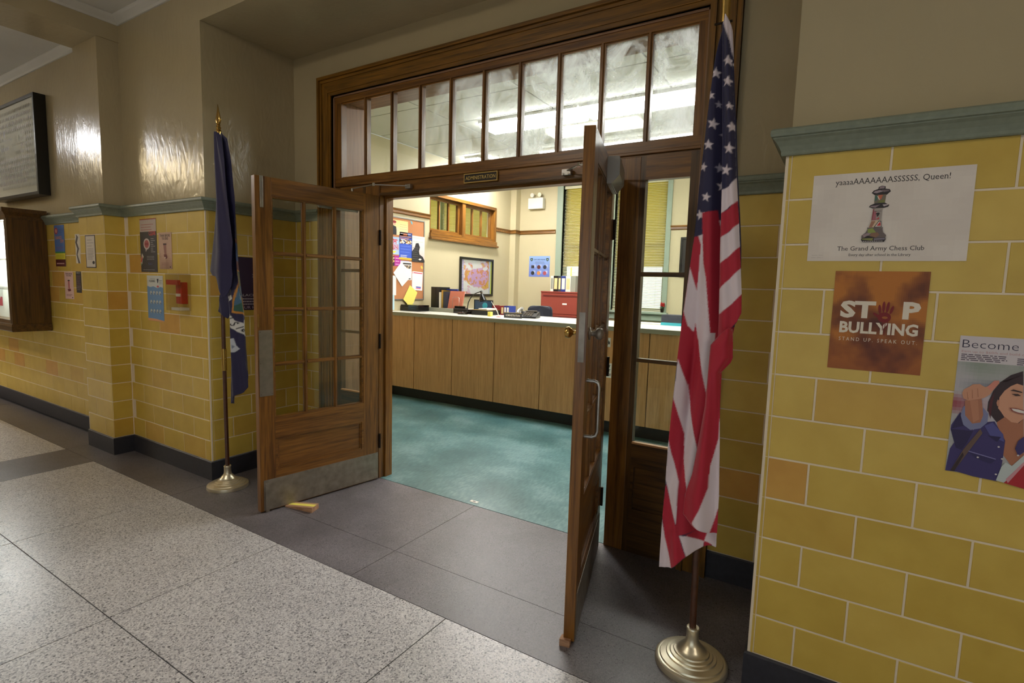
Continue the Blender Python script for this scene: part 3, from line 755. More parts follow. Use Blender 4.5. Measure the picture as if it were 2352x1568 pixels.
def closer(parent, y_sign, arm_pts):
    y0 = 0.0 if y_sign > 0 else -0.046
    bm = bmesh.new(); a, b = y0, y0+y_sign*0.066
    b = y0+y_sign*0.058; pr = [(a, 1.985), (y0+y_sign*0.022, 1.985), (b, 2.026), (b, 2.104), (y0+y_sign*0.054, 2.110), (a, 2.110)]
    vs = [[bm.verts.new((t, p[0], p[1])) for p in pr] for t in (0.14, 0.44)]
    bm.faces.new(vs[0]); bm.faces.new(vs[1][::-1])
    for i in range(len(pr)): j = (i+1) % len(pr); bm.faces.new((vs[0][i], vs[0][j], vs[1][j], vs[1][i]))
    bmesh.ops.bevel(bm, geom=list(bm.edges), offset=0.003, segments=2, affect='EDGES')
    c = bm_obj('closer_body', bm, 'silver_paint', parent)
    tube('spindle', [(0.17, y0+y_sign*0.033, 2.108), (0.17, y0+y_sign*0.033, 2.152)], 0.009, 'steel', c)
    return c
closer(d2, 1, None); closer(d1, -1, None)
def flatbar(mb, p, q, w=0.014, t=0.005):
    p, q = Vector(p), Vector(q); d = (q-p).normalized(); s_ = d.cross(Vector((0,0,1))).normalized()*w/2; u = Vector((0,0,t/2))
    v = [p-s_-u, p+s_-u, q+s_-u, q-s_-u, p-s_+u, p+s_+u, q+s_+u, q-s_+u]
    mb.add([tuple(x) for x in v], BOXF)
def world_on_door(hinge, free, t, y, z):
    dx, dy = free[0]-hinge[0], free[1]-hinge[1]; L = math.hypot(dx, dy); ux, uy = dx/L, dy/L
    return (hinge[0]+ux*t-uy*y, hinge[1]+uy*t+ux*y, z)
ca = empty('trim_closer_arm', kind='structure')
p0 = world_on_door((2.768, .715), (3.022, -.150), 0.17, 0.033, 2.150); e0 = (2.60, 0.60, 2.158); h0 = (2.461, 0.735, 2.165)
mb = MB(); flatbar(mb, p0, e0); mb.build('main_arm', 'steel', ca); mb = MB(); flatbar(mb, e0, h0, 0.012); mb.box(2.435, 2.490, 0.722, 0.7495, 2.140, 2.172); mb.build('forearm', 'steel', ca)
mb = MB()
for x in (2.446, 2.480): v, f = tubemesh([(x, 0.722, 2.146), (x, 0.716, 2.146)], 0.006, 10); mb.add(v, f)
v, f = tubemesh([(e0[0], e0[1], 2.148), (e0[0], e0[1], 2.170)], 0.010, 12); mb.add(v, f); mb.build('bolt', 'chrome', ca)
cb = empty('trim_closer_arm', kind='structure')
p1 = world_on_door((.955, .735), (.812, -.140), 0.17, -0.079, 2.150); e1 = (1.073, 0.569, 2.160); h1 = (1.242, 0.735, 2.167)
mb = MB(); flatbar(mb, p1, e1); mb.build('main_arm', 'steel', cb); mb = MB(); flatbar(mb, e1, h1, 0.012); mb.box(1.218, 1.266, 0.724, 0.7495, 2.150, 2.178); mb.build('forearm', 'steel', cb)
mb = MB(); v, f = tubemesh([(e1[0], e1[1], 2.150), (e1[0], e1[1], 2.172)], 0.010, 12); mb.add(v, f); mb.build('bolt', 'chrome', cb)

# name plate over the doors
s_ = Print(0.262, 0.060, (196, 160, 84), 0.006); s_.rect(0.006, 0.006, 0.256, 0.054, (34, 24, 20)); s_.text('ADMINISTRATION', 0.131, 0.019, 0.033, (206, 176, 96), 0.008, fit=0.232)
s_.build('door_sign', (1.712, FY0+0.001, 2.151), (1,0,0), label='small dark sign with gold border reading ADMINISTRATION above the door opening', cat='sign')

# wedges holding the doors, strike plate in the floor
def wedge(name, pts, h0, h1, label, mat='raw_pine', ylw=False):
    v = [(p[0], p[1], 0) for p in pts]+[(pts[0][0], pts[0][1], h1), (pts[1][0], pts[1][1], h1), (pts[2][0], pts[2][1], h0), (pts[3][0], pts[3][1], h0)]
    bm = bmesh.new(); vs = [bm.verts.new(q) for q in v]
    for q in BOXF: bm.faces.new([vs[i] for i in q])
    bmesh.ops.recalc_face_normals(bm, faces=bm.faces)
    o = bm_obj(name, bm, mat, None, label=label, cat='door wedge')
    if ylw:
        a = [Vector(x) for x in v[4:]]; k = [(0.30, 0.0), (0.72, 0.0), (0.72, 1.0), (0.30, 1.0)]
        q = [(a[0].lerp(a[1], s)).lerp(a[3].lerp(a[2], s), t)+Vector((0,0,0.0008)) for s, t in k]
        lo = [p-Vector((0,0,0.0007)) for p in q]
        mesh_obj('tape', [tuple(p) for p in lo+q], BOXF, 'yellow_paper', o, label='yellow strip on top')
    return o
wa, wb_, wc_, wd_ = at(738,1170,2,0), at(718,1178,2,0), at(676,1162,2,0), at(690,1154,2,0)
wedge('wooden_wedge', [(1.035,0.125),(1.062,0.052),(0.840,0.015),(0.818,0.085)], 0.008, 0.034, 'pale wooden wedge with a yellow stripe lying under the twelve-pane door', ylw=True)
wedge('wooden_block', [(2.975,-0.195),(3.018,-0.185),(2.998,-0.118),(2.955,-0.128)], 0.006, 0.030, 'small pale wooden block under the free edge of the edge-on door')
st = MB(); x0, y0 = 1.772, 0.800
st.box(x0, x0+0.062, y0, y0+0.028, 0.0, 0.0022); sp = st.build('strike_plate', 'white_plastic', None, label='small pale strike plate with a slot set in the teal floor', cat='strike plate')
box('slot', x0+0.020, x0+0.042, y0+0.009, y0+0.019, 0.0021, 0.0030, 'black_plastic', sp)

# ------------------------------------------------------------------ flags
def pip(poly, X, Y):
    inside = np.zeros(X.shape, bool); n = len(poly)
    for i in range(n):
        x0, y0 = poly[i]; x1, y1 = poly[(i+1) % n]
        if y0 == y1: continue
        c = ((y0 > Y) != (y1 > Y)) & (X < (x1-x0)*(Y-y0)/(y1-y0)+x0); inside ^= c
    return inside
def star(cx, cy, r, rot=0.0, sx=1.0):
    return [(cx+sx*(r if k % 2 == 0 else r*0.40)*math.sin(rot+math.pi*k/5), cy-(r if k % 2 == 0 else r*0.40)*math.cos(rot+math.pi*k/5)) for k in range(10)]
def cloth(name, outline, paints, base, depth, plane_y, parent, step=0.0032, thick=0.0016, label=None):
    """outline and paints in metres on the plane y=plane_y; the cloth is a fine grid pushed in and out by depth(x, z)"""
    P = np.array(outline); x0, z0 = P.min(0)-step; x1, z1 = P.max(0)+step
    nx, nz = int((x1-x0)/step)+1, int((z1-z0)/step)+1
    gx_, gz_ = np.meshgrid(x0+step*np.arange(nx+1), z0+step*np.arange(nz+1), indexing='ij')
    cxm, czm = (gx_[:-1,:-1]+step/2), (gz_[:-1,:-1]+step/2)
    ins = pip(outline, cxm, czm)
    used = np.zeros(gx_.shape, bool)
    for a in (0, 1):
        for b in (0, 1): used[a:nx+a, b:nz+b] |= ins
    # pull the rim vertices on to the outline so the hem is clean
    seg = [(outline[i], outline[(i+1) % len(outline)]) for i in range(len(outline))]
    cnt = np.zeros(gx_.shape, int)
    for a in (0, 1):
        for b in (0, 1): cnt[a:nx+a, b:nz+b] += ins
    rim = used & (cnt < 4)
    X, Z = gx_.copy(), gz_.copy(); rx, rz = X[rim], Z[rim]; bd = np.full(rx.shape, 1e9); bx, bz = rx.copy(), rz.copy()
    for (ax, az), (cx, cz) in seg:
        dx_, dz_ = cx-ax, cz-az; L2 = dx_*dx_+dz_*dz_
        if L2 < 1e-12: continue
        t = np.clip(((rx-ax)*dx_+(rz-az)*dz_)/L2, 0, 1); qx, qz = ax+t*dx_, az+t*dz_; dd = (qx-rx)**2+(qz-rz)**2
        k = dd < bd; bd[k] = dd[k]; bx[k] = qx[k]; bz[k] = qz[k]
    X[rim] = bx; Z[rim] = bz
    idx = -np.ones(gx_.shape, int); idx[used] = np.arange(used.sum())
    xv, zv = X[used], Z[used]; Y = plane_y - depth(xv, zv)
    colr = np.tile(np.array(lin(base)[:3]), (len(xv), 1)); acc = np.zeros_like(colr)
    offs = [(-.3, -.3), (.3, -.3), (-.3, .3), (.3, .3)]
    for ox, oz in offs:
        c = np.tile(np.array(lin(base)[:3]), (len(xv), 1))
        for poly, pc in paints: c[pip(poly, xv+ox*step, zv+oz*step)] = lin(pc)[:3]
        acc += c/4
    I, J = np.nonzero(ins)
    F = np.stack([idx[I, J], idx[I+1, J], idx[I+1, J+1], idx[I, J+1]], 1)
    me = bpy.data.meshes.new(name); me.from_pydata(np.stack([xv, Y, zv], 1).tolist(), [], F.tolist())
    me.materials.append(M['flag_cloth']); ca = me.color_attributes.new('Col', 'FLOAT_COLOR', 'POINT')
    ca.data.foreach_set('color', np.concatenate([acc, np.ones((len(xv), 1))], 1).astype(np.float32).ravel())
    me.polygons.foreach_set('use_smooth', [True]*len(me.polygons)); me.update()
    o = bpy.data.objects.new(name, me); COL.objects.link(o); o.parent = parent
    so = o.modifiers.new('cloth thickness', 'SOLIDIFY'); so.thickness = thick; so.offset = 0
    return props(o, label=label)
FY = -0.055
def up_(x, y): p = at(1480+x/1.96, y/1.96, 1, FY); return (p[0], p[2])
def lo_(x, y): p = at(1480+x/1.99, 780+y/1.99, 1, FY); return (p[0], p[2])
def U(*a): return [up_(*p) for p in a]
def Lw(*a): return [lo_(*p) for p in a]
RED, WHT, NAVY = (176, 8, 46), (224, 210, 218), (24, 20, 64)
GRN = (24, 44, 66)
back_out = U((366,66),(352,100),(330,180),(315,250),(290,440),(268,620),(245,800),(228,980),(218,1065),(200,1200),(175,1400),(160,1530)) + Lw((155,60),(135,260),(115,450),(100,620),(85,800),(76,950),(72,1030),(95,1036),(130,1033),(165,1005),(195,985),(228,970),(258,962),(285,958),(320,963),(323,900),(324,860),(330,600),(336,300),(345,110)) + U((392,1500),(430,1330),(430,1100),(424,960),(415,800),(408,560),(400,400),(394,200),(390,120),(384,95))
back_p = [
 (U((330,60),(400,60),(400,260),(372,170),(352,104)), WHT),
 (U((218,1065),(232,1062),(240,1060),(262,1090),(262,955),(322,942),(324,1010),(352,990),(352,1568),(150,1600),(160,1400)), RED),
 (U((325,985),(352,990),(340,1040),(325,1060)), WHT),
 (U((238,1060),(258,1052),(262,1180),(275,1250),(295,1480),(303,1640),(255,1640),(240,1568),(220,1440),(230,1310),(250,1100)), WHT),
 (U((200,1200),(230,1310),(225,1440),(208,1530),(175,1400)), WHT),
 (U((256,955),(323,942),(330,1000),(345,1060),(335,1300),(318,1620),(300,1600),(275,1250),(258,1090)), RED),
 (Lw((158,-60),(200,-60),(240,0),(290,295),(262,440),(248,540),(205,330),(190,210),(150,95)), RED),
 (Lw((155,85),(193,215),(178,430),(135,265)), WHT),
 (Lw((193,205),(205,330),(248,530),(230,620),(198,700),(178,560),(173,430)), WHT),
 (Lw((236,-30),(318,-30),(300,180),(290,298),(262,150)), WHT),
 (Lw((318,-30),(420,-60),(420,500),(350,860),(280,860),(240,700),(262,500),(290,298),(300,180)), RED),
 (Lw((135,260),(178,430),(178,560),(198,690),(188,790),(160,650),(125,520),(112,440)), RED),
 (Lw((113,450),(125,520),(160,650),(152,850),(120,740),(99,640)), WHT),
 (Lw((160,640),(200,690),(190,780),(230,810),(240,875),(145,890),(148,850)), RED),
 (Lw((99,655),(120,740),(150,850),(165,900),(192,985),(130,1034),(95,900),(82,790)), RED),
 (Lw((80,800),(95,900),(131,1036),(68,1040)), WHT),
 (Lw((163,888),(200,893),(262,935),(258,968),(195,987),(175,920)), WHT),
 (Lw((190,888),(290,862),(300,900),(262,937)), RED),
 (Lw((290,862),(335,860),(325,970),(262,938)), WHT),
 (Lw((262,935),(300,955),(262,975)), RED),
]
bst = [(318,322,27),(380,278,28),(297,425,20),(328,462,18),(305,552,28),(350,598,22),(285,648,26),(262,748,22),(332,748,24),(340,830,26),(275,884,24),(247,965,26)]
for i, (x, y, r) in enumerate(bst): back_p.insert(0, (U(*star(x, y, r, 0.25*math.sin(i*2.1), 0.92)), (170,162,180) if (x, y) in ((328,462),(350,598),(332,748)) else WHT))
# three stars in the middle fold are painted greyer to stand for its shade
def tri(x, a, b, c):
    """0 at a and c, 1 at b"""
    return np.clip(np.minimum((x-a)/(b-a+1e-9), (c-x)/(c-b+1e-9)), 0, 1)
def foldcurve(pts):
    z = np.array([p[1] for p in pts]); x = np.array([p[0] for p in pts]); o = np.argsort(z)
    return lambda zz: np.interp(zz, z[o], x[o])
fc1 = foldcurve(U((350,105),(345,300),(330,700),(322,940)) + Lw((318,0),(300,170),(290,290),(262,440),(230,600),(198,690)))
fc2 = foldcurve(U((348,105),(300,560),(262,940),(232,1300)) + Lw((205,100),(193,215),(178,430),(160,650),(150,850),(165,1000)))
ztop = up_(366, 66)[1]; zbot = lo_(72, 1035)[1]
def soft(d, wd): return np.exp(-(d/wd)**2)
def depth_back(x, z):
    g = np.clip((ztop-z)/(ztop-zbot), 0, 1); a = 0.012+0.030*g
    d = a*(np.tanh((x-fc2(z))/0.012)*-0.5) + a*0.8*soft(x-(fc2(z)+fc1(z))/2, 0.022+0.02*g) + a*0.35*np.sin((x-fc1(z))/(0.011+0.012*g)+2.0*z)
    d += 0.10*g**1.5*0.25 + 0.0016*np.array([fbm(float(p), float(q), 14, 2.0) for p, q in zip(x, z)])
    return d
fr1_out = U((352,104),(366,66),(384,95),(390,120),(394,200),(400,400),(408,560),(416,800),(425,950),(432,1100),(441,1320),(440,1408),(420,1450),(380,1495),(345,1527),(334,1527),(338,1420),(343,1190),(350,960),(352,870),(354,600),(352,300))
fr1_p = [(U((354,100),(366,60),(400,60),(396,260),(385,190),(372,150)), WHT),
 (U((340,862),(356,856),(386,842),(418,798),(430,905),(390,930),(347,966)), WHT),
 (U((345,965),(387,940),(421,903),(432,1006),(390,1040),(342,1076)), RED),
 (U((342,1074),(388,1045),(430,1003),(436,1108),(390,1150),(339,1192)), WHT),
 (U((339,1191),(388,1152),(436,1106),(441,1204),(395,1250),(336,1308)), RED),
 (U((336,1306),(392,1252),(441,1203),(445,1320),(400,1365),(332,1422)), WHT),
 (U((332,1421),(398,1368),(445,1319),(450,1420),(330,1540)), RED)]
for i, (x, y, r) in enumerate([(380,278,28),(378,370,27),(386,482,20),(398,575,28),(385,672,28),(372,768,28)]): fr1_p.insert(0, (U(*star(x, y, r, 0.2*math.sin(i*1.7), 0.95)), WHT))
def depth_f1(x, z):
    g = np.clip((ztop-z)/(ztop-zbot), 0, 1)
    xl = np.interp(z, [up_(345,1527)[1], ztop], [up_(338,1500)[0], up_(352,100)[0]]); xr = np.interp(z, [up_(441,1400)[1], up_(416,800)[1], ztop], [up_(441,1400)[0], up_(416,800)[0], up_(385,100)[0]])
    t = np.clip((x-xl)/(xr-xl+1e-6), 0, 1)
    return 0.030+0.020*g + 0.018*np.sin(t*math.pi)*(0.4+g) + 0.006*np.sin(t*9+z*4)
fr2_out = U((352,1500),(395,1470),(407,1478),(408,1560)) + Lw((413,5),(414,78),(404,100),(358,146),(358,250),(357,450),(352,700),(342,866),(320,862),(300,855),(235,815),(190,780),(198,690),(230,600),(262,440),(290,290),(302,170),(316,20))
fr2_p = [(Lw((370,330),(357,350),(350,440),(315,560),(308,650),(272,745),(238,808),(300,870),(330,868),(345,780),(360,700)), WHT),
         (Lw((349,752),(343,870),(310,860)), RED)]
fr2_edge = foldcurve(Lw((414,0),(414,78),(358,146),(357,450),(342,866)))
fr2_l = foldcurve(U((352,1500)) + Lw((316,20),(302,170),(290,290),(262,440),(230,600),(198,690),(190,780)))
def depth_f2(x, z):
    g = np.clip((ztop-z)/(ztop-zbot), 0, 1); a, b = fr2_l(z), fr2_edge(z); t = np.clip((x-a)/(b-a+1e-6), 0, 1)
    return 0.066 + 0.030*np.sin(np.clip(t*1.1, 0, 1)*math.pi) + 0.007*np.sin(t*8+z*6) + 0.01*g

usf = empty('flag_on_stand', (3.466, 0.010, 0), label='red, white and blue flag of stars and stripes on a brass-based floor pole', cat='flag')
def stand(parent, base_c, top, pole_r, r_base, mats):
    x, y = base_c
    prof = [(r_base, 0.0), (r_base, 0.012), (r_base*0.985, 0.022), (r_base*0.93, 0.027), (r_base*0.88, 0.027), (r_base*0.86, 0.033), (r_base*0.70, 0.038), (r_base*0.68, 0.043), (r_base*0.60, 0.045), (r_base*0.58, 0.050), (r_base*0.50, 0.053), (r_base*0.48, 0.058), (r_base*0.40, 0.061), (r_base*0.34, 0.072), (r_base*0.28, 0.082), (0.027, 0.096), (0.024, 0.115), (0.0235, 0.145), (0.0255, 0.150), (0.0235, 0.156), (0.018, 0.156)]
    lathe('base', prof, 'pale_brass', parent, 72, (0,0,0))
    return
stand(usf, (0,0), None, 0.0135, 0.140, None)
tilt = -0.030
def polept(z): return (tilt*(z/2.5), 0, z)
tube('pole', [polept(0.10), polept(2.50)], 0.0135, 'pole_wood', usf, 20)
tube('ferrule', [polept(2.46), polept(2.62)], 0.0165, 'brass', usf, 20)
tube('flag_ring', [(tilt-0.030, -0.022, 2.452), (tilt+0.030, -0.022, 2.452)], 0.004, 'dark_bronze', usf, 10)
lathe('finial', [(0.016, 2.62), (0.022, 2.64), (0.012, 2.66), (0.024, 2.70), (0.030, 2.72), (0.018, 2.77), (0.004, 2.84)], 'brass', usf, 4, (tilt, 0, 0), smooth=False)
fb = cloth('flag_back', back_out, back_p, NAVY, depth_back, FY+0.030, usf); fb.matrix_parent_inverse = Matrix.Translation((-3.466, -0.010, 0))
ff = cloth('flag_front_fold', fr1_out, fr1_p, NAVY, depth_f1, FY+0.030, usf); ff.matrix_parent_inverse = Matrix.Translation((-3.466, -0.010, 0))
fg = cloth('flag_lower_fold', fr2_out, fr2_p, RED, depth_f2, FY+0.030, usf); fg.matrix_parent_inverse = Matrix.Translation((-3.466, -0.010, 0))

# dark blue flag on the second stand
nyf = empty('flag_on_stand', (0.200, 0.0, 0), label='dark blue flag with a crest hanging on a floor pole with a spear point', cat='flag')
stand(nyf, (0,0), None, 0.0135, 0.137, None)
tube('pole', [(0,0,0.10), (-0.006,0,0.86)], 0.0135, 'pole_wood', nyf, 20); tube('pole', [(-0.007,0,0.985), (-0.002,0,2.44)], 0.0135, 'pole_wood', nyf, 20)
tube('brass_joint', [(-0.006,0,0.845), (-0.006,0,0.922)], 0.0165, 'brass', nyf, 20); tube('brass_joint', [(-0.006,0,0.924), (-0.007,0,1.000)], 0.0165, 'brass', nyf, 20)
tube('ferrule', [(-0.002,0,2.41), (-0.001,0,2.475)], 0.0155, 'brass', nyf, 20)
v = []; pr = [(0.010, 2.475), (0.019, 2.483), (0.012, 2.492), (0.018, 2.502), (0.011, 2.510), (0.014, 2.516)]
lathe('finial_collar', pr, 'brass', nyf, 24)
sp = [(0.006, 2.514, 0.008), (0.020, 2.532, 0.011), (0.031, 2.548, 0.012), (0.024, 2.570, 0.010), (0.013, 2.605, 0.006), (0.0015, 2.655, 0.0015)]
vv = []; ff_ = []
for w_, z, t in sp:
    for k in range(12): a = 2*math.pi*k/12; vv.append((w_*math.cos(a), t*math.sin(a), z))
for j in range(len(sp)-1):
    for k in range(12): a, b = j*12+k, j*12+(k+1) % 12; ff_.append((a, b, b+12, a+12))
ff_.append(tuple(range(12))[::-1]); ff_.append(tuple(range(60, 72)))
mesh_obj('spear_point', vv, ff_, 'brass', nyf, smooth=True)
NY = -0.045
def ny_(x, y): p = at(450+x/1.6706, 220+y/1.6681, 1, NY); return (p[0], p[2])
def nz_(x, y): p = at(480+x/3.408, 480+y/3.408, 1, NY); return (p[0], p[2])
def A_(*a): return [ny_(*p) for p in a]
def Z_(*a): return [nz_(*p) for p in a]
DB = (24, 20, 66)
back = A_((80,140),(92,140),(104,160),(118,260),(130,380),(142,480),(147,560)) + Z_((200,320),(214,420),(218,480),(232,580),(240,700),(248,830),(258,900),(264,990),(272,1060),(276,1190),(270,1225),(250,1290),(246,1340),(250,1400),(235,1440),(200,1465),(190,1510),(152,1532),(146,1420),(138,1240),(132,1000),(128,880),(126,760),(112,860),(86,815),(74,800),(82,660)) + A_((82,560),(80,400),(78,250))
bp_ = [(Z_((170,250),(200,225),(204,250),(174,285)), (120,50,30)), (Z_((174,285),(204,255),(212,400),(180,440)), (40,70,130)), (Z_((176,430),(212,400),(220,470),(190,505),(180,500)), (92,28,36)),
 (Z_((186,500),(218,470),(240,700),(250,835),(176,810),(180,640)), (190,128,40)), (Z_((190,505),(216,485),(234,700),(243,818),(184,796),(186,650)), (36,84,70)), (Z_((190,520),(214,500),(222,600),(190,620)), (110,104,60)), (Z_((186,620),(228,600),(238,690),(186,760)), (60,100,130)),
 (Z_((200,560),(212,600),(206,610),(196,575)), (160,190,190)),(Z_((192,640),(214,700),(200,712)), (120,150,170)),
 (Z_((128,700),(168,672),(176,700),(150,730),(165,810),(190,870),(232,905),(246,860),(256,870),(268,995),(225,985),(178,930),(146,850),(128,760)), (206,206,204)),
 (Z_((130,885),(145,900),(160,960),(175,1010),(172,1070),(140,1010)), (170,60,40)), (Z_((128,890),(140,900),(150,950),(135,960)), (190,140,60)),
 (Z_((165,1020),(190,1010),(200,1070),(216,1095),(196,1120),(166,1118),(160,1080)), (190,196,206)),(Z_((185,1060),(196,1075),(188,1095)), (120,130,150))]
# the motto on the white ribbon
def letter_strip(txt, path, size):
    n = len(txt)
    for i, ch in enumerate(txt):
        t = (i+0.5)/n*(len(path)-1); k = min(int(t), len(path)-2); f = t-k
        x = path[k][0]*(1-f)+path[k+1][0]*f; y = path[k][1]*(1-f)+path[k+1][1]*f; a = math.atan2(path[k+1][1]-path[k][1], path[k+1][0]-path[k][0])
        v, fs = text_tris(ch, size, 0.02)
        for q in fs:
            pp = []
            for j in q:
                lx, ly = v[j][0], size*0.35-v[j][1]; pp.append((x+lx*math.cos(a)-ly*math.sin(a), y+lx*math.sin(a)+ly*math.cos(a)))
            bp_.append((Z_(*pp), (20,20,30)))
letter_strip('EXCELSIOR', [(140,690),(140,760),(158,830),(188,895),(228,950),(262,960)], 52)
nfc = foldcurve(A_((84,145),(100,400),(104,600)) + Z_((120,520),(150,800),(160,1200),(165,1530)))
zt2, zb2 = ny_(85,140)[1], nz_(150,1532)[1]
def depth_nb(x, z):
    g = np.clip((zt2-z)/(zt2-zb2), 0, 1); a = 0.008+0.022*g
    return a*np.sin((x-nfc(z))/(0.014+0.014*g)) + a*0.6*np.sin((x-nfc(z))/0.008+9*z)*0.35 + 0.002*np.array([fbm(float(p), float(q), 12, 5.0) for p, q in zip(x, z)])
nb = cloth('flag_back', back, bp_, DB, depth_nb, NY+0.020, nyf, step=0.0036); nb.matrix_parent_inverse = Matrix.Translation((-0.200, 0, 0))
front = A_((80,140),(92,140),(104,160),(118,260),(128,380),(138,480),(146,560),(142,650)) + Z_((190,520),(182,600),(165,680),(150,690),(110,560),(95,530),(60,520),(28,480),(45,330),(58,190),(62,60)) + A_((82,400),(78,250))
nf_l = foldcurve(A_((80,145),(78,250),(82,400)) + Z_((62,60),(45,330),(28,490),(60,600))); nf_r = foldcurve(A_((95,145),(118,260),(138,480)) + Z_((200,320),(190,520),(180,640)))
def depth_nf(x, z):
    a, b = nf_l(z), nf_r(z); t = np.clip((x-a)/(b-a+1e-6), 0, 1); g = np.clip((zt2-z)/(zt2-zb2), 0, 1)
    return 0.030+0.04*np.sin(t*math.pi)*(0.35+g) + 0.006*np.sin(t*10+5*z)
nfp = [(Z_((172,240),(210,220),(214,400),(196,640),(186,700),(190,480),(178,440)), (40,70,130)), (Z_((176,232),(205,222),(206,262),(176,280)), (110,46,30))]
nf = cloth('flag_front_fold', front, [], (25, 21, 68), depth_nf, NY+0.020, nyf, step=0.0036); nf.matrix_parent_inverse = Matrix.Translation((-0.200, 0, 0))

# ------------------------------------------------------------------ posters on the tile beside the flag
yp = -0.0012
def serif_text(s, txt, x, y, size, col, fit, warp=None):
    s.text(txt, x, y, size, col, 0.0, fit=fit, warp=warp)
# chess club sheet
s = Print(0.423, 0.284, (232, 222, 214))
s.noise(0.0, 0.0, 0.423, 0.284, 26, 18, lambda u, v: mixc((232,223,215), (224,214,206), 0.5+1.1*fbm(u, v, 3.2, 1.0)))
s.text('yaaaaAAAAAAASSSSSS, Queen!', 0.214, 0.248, 0.026, (52, 46, 44), fit=0.300, serif=True)
s.text('The Grand Army Chess Club', 0.202, 0.034, 0.020, (52, 46, 44), fit=0.232, serif=True)
s.text('Every day after school in the Library', 0.203, 0.016, 0.012, (60, 52, 50), fit=0.166, serif=True)
s.lines(0.012, 0.048, 0.020, 2, 0.008, 0.0007, (170, 160, 152))
K = 0.000097; 
def ch(x, y): return (0.150+(x-220)*K*1.06+0.0, 0.238-(y-115)*K*1.42)
def CH(*a): return [ch(*p) for p in a]
DK = (52, 44, 46)
for q, c in (((( 555,190),(560,140),(640,112),(740,135),(735,195)), DK), (((575,180),(590,140),(650,122),(715,140),(710,180)), (150,132,140)),
  (((390,268),(440,215),(560,180),(740,185),(845,200),(882,250),(780,330),(480,325)), DK), (((430,262),(470,230),(600,210),(700,240),(520,280)), (168,152,158)), (((640,205),(830,215),(840,245),(700,262)), (120,104,110)),
  (((480,320),(775,315),(755,505),(478,505)), (126,116,100)), (((490,330),(580,330),(540,440),(490,460)), (70,112,100)), (((560,330),(690,320),(650,420),(600,430)), (204,112,84)), (((540,350),(565,345),(620,430),(600,440)), (224,214,196)), (((620,452),(750,430),(752,500),(560,500)), (128,132,70)),
  (((350,590),(385,550),(500,510),(760,505),(878,560),(850,600),(710,625),(480,635)), DK), (((375,590),(400,565),(520,560),(640,545),(520,610)), (150,132,140)), (((700,545),(830,540),(850,560),(740,590)), (196,184,190)),
  (((465,625),(712,622),(700,910),(445,910)), (170,160,154)), (((470,640),(500,640),(490,880),(450,900)), (150,70,76)), (((500,700),(560,700),(560,900),(470,900)), (176,104,116)), (((640,830),(650,880),(560,880)), (200,80,84)),
  (((545,745),(600,725),(650,735),(640,770),(620,800),(600,822),(570,800),(590,770),(560,770)), (40,36,38)), (((510,690),(690,690),(690,698),(510,698)), (90,80,80)),
  (((450,905),(700,905),(730,1065),(395,1065)), (216,196,168)), (((455,920),(560,920),(480,1060),(400,1060)), (168,120,100)), (((525,1062),(640,915),(705,915),(732,1062)), DK), (((555,1050),(650,930),(695,935),(715,1050)), (226,216,212)), (((600,1030),(670,945),(690,950),(705,1030)), (206,60,64)),
  (((350,1068),(770,1068),(760,1100),(780,1180),(870,1250),(850,1310),(230,1310),(228,1250),(330,1180),(370,1100)), (112,100,100)), (((375,1100),(500,1080),(600,1180),(460,1200),(380,1180)), (146,160,84)), (((250,1240),(380,1190),(470,1200),(390,1260),(300,1300)), (160,140,146)), (((480,1190),(640,1180),(700,1240),(600,1305),(440,1260)), (140,106,86)), (((380,1255),(600,1300),(280,1305)), (30,26,28)),
  (((220,1350),(240,1310),(850,1300),(865,1350),(830,1400),(270,1400)), DK), (((240,1345),(260,1318),(540,1312),(520,1365)), (140,144,80)), (((560,1315),(840,1308),(850,1350),(560,1362)), (130,122,136))):
    s.poly(CH(*q)[::-1], c)
for i in range(11): s.poly(CH((280+i*48,1392),(305+i*48,1392),(305+i*48,1376),(280+i*48,1376)), (214,206,204))
s.build('poster', (at(1853,597,1,0)[0]+0.001, yp, 1.610), (1,0,0), 'white landscape poster with a chess piece and the words Chess Club on yellow tile', 'poster')
# STOP BULLYING
s = Print(0.254, 0.326, (168, 92, 36))
def stopc(u, v):
    n = fbm(u, v*1.2, 2.4, 3.0); d = math.hypot((u-0.5)*1.1, (v-0.38)*1.2)
    c = mixc((84, 36, 24), (190, 118, 42), 0.25+1.15*abs(v-0.45)+0.9*n+0.35*d)
    return mixc(c, (110, 44, 28), max(0, 0.45-v*1.2)*0.9)
s.noise(0, 0, 0.254, 0.326, 44, 56, stopc)
def sl(x, y): return (x, y)
s.text('ST', 0.072, 0.176, 0.072, (232, 222, 206), 0.045, fit=0.098); s.text('P', 0.216, 0.178, 0.072, (232, 222, 206), 0.045, fit=0.046)
s.text('BULLYING', 0.131, 0.124, 0.050, (232, 222, 206), 0.035, fit=0.212)
s.text('STAND UP. SPEAK OUT.', 0.132, 0.096, 0.017, (226, 214, 196), 0.0, fit=0.212, spacing=1.5)
H = (126, 20, 24)
s.ell(0.146, 0.178, 0.018, 0.017, H, 14)
for x, y, rx_, ry_, ro in ((0.132,0.204,0.0042,0.015,0.12),(0.142,0.212,0.0042,0.018,0.0),(0.153,0.211,0.0042,0.018,-0.1),(0.164,0.203,0.004,0.014,-0.25),(0.125,0.184,0.0042,0.013,0.9)): s.ell(x, y, rx_, ry_, H, 12, ro)
for x, a, b in ((0.143,0.136,0.170),(0.149,0.120,0.170),(0.155,0.142,0.168)): s.rect(x, a, x+0.0018, b, H)
s.ell(0.1475, 0.1775, 0.008, 0.004, (168, 96, 40), 10)
s.build('poster', (3.848, yp, 1.251), (1,0,0), 'orange poster reading STOP BULLYING with a red handprint', 'poster')
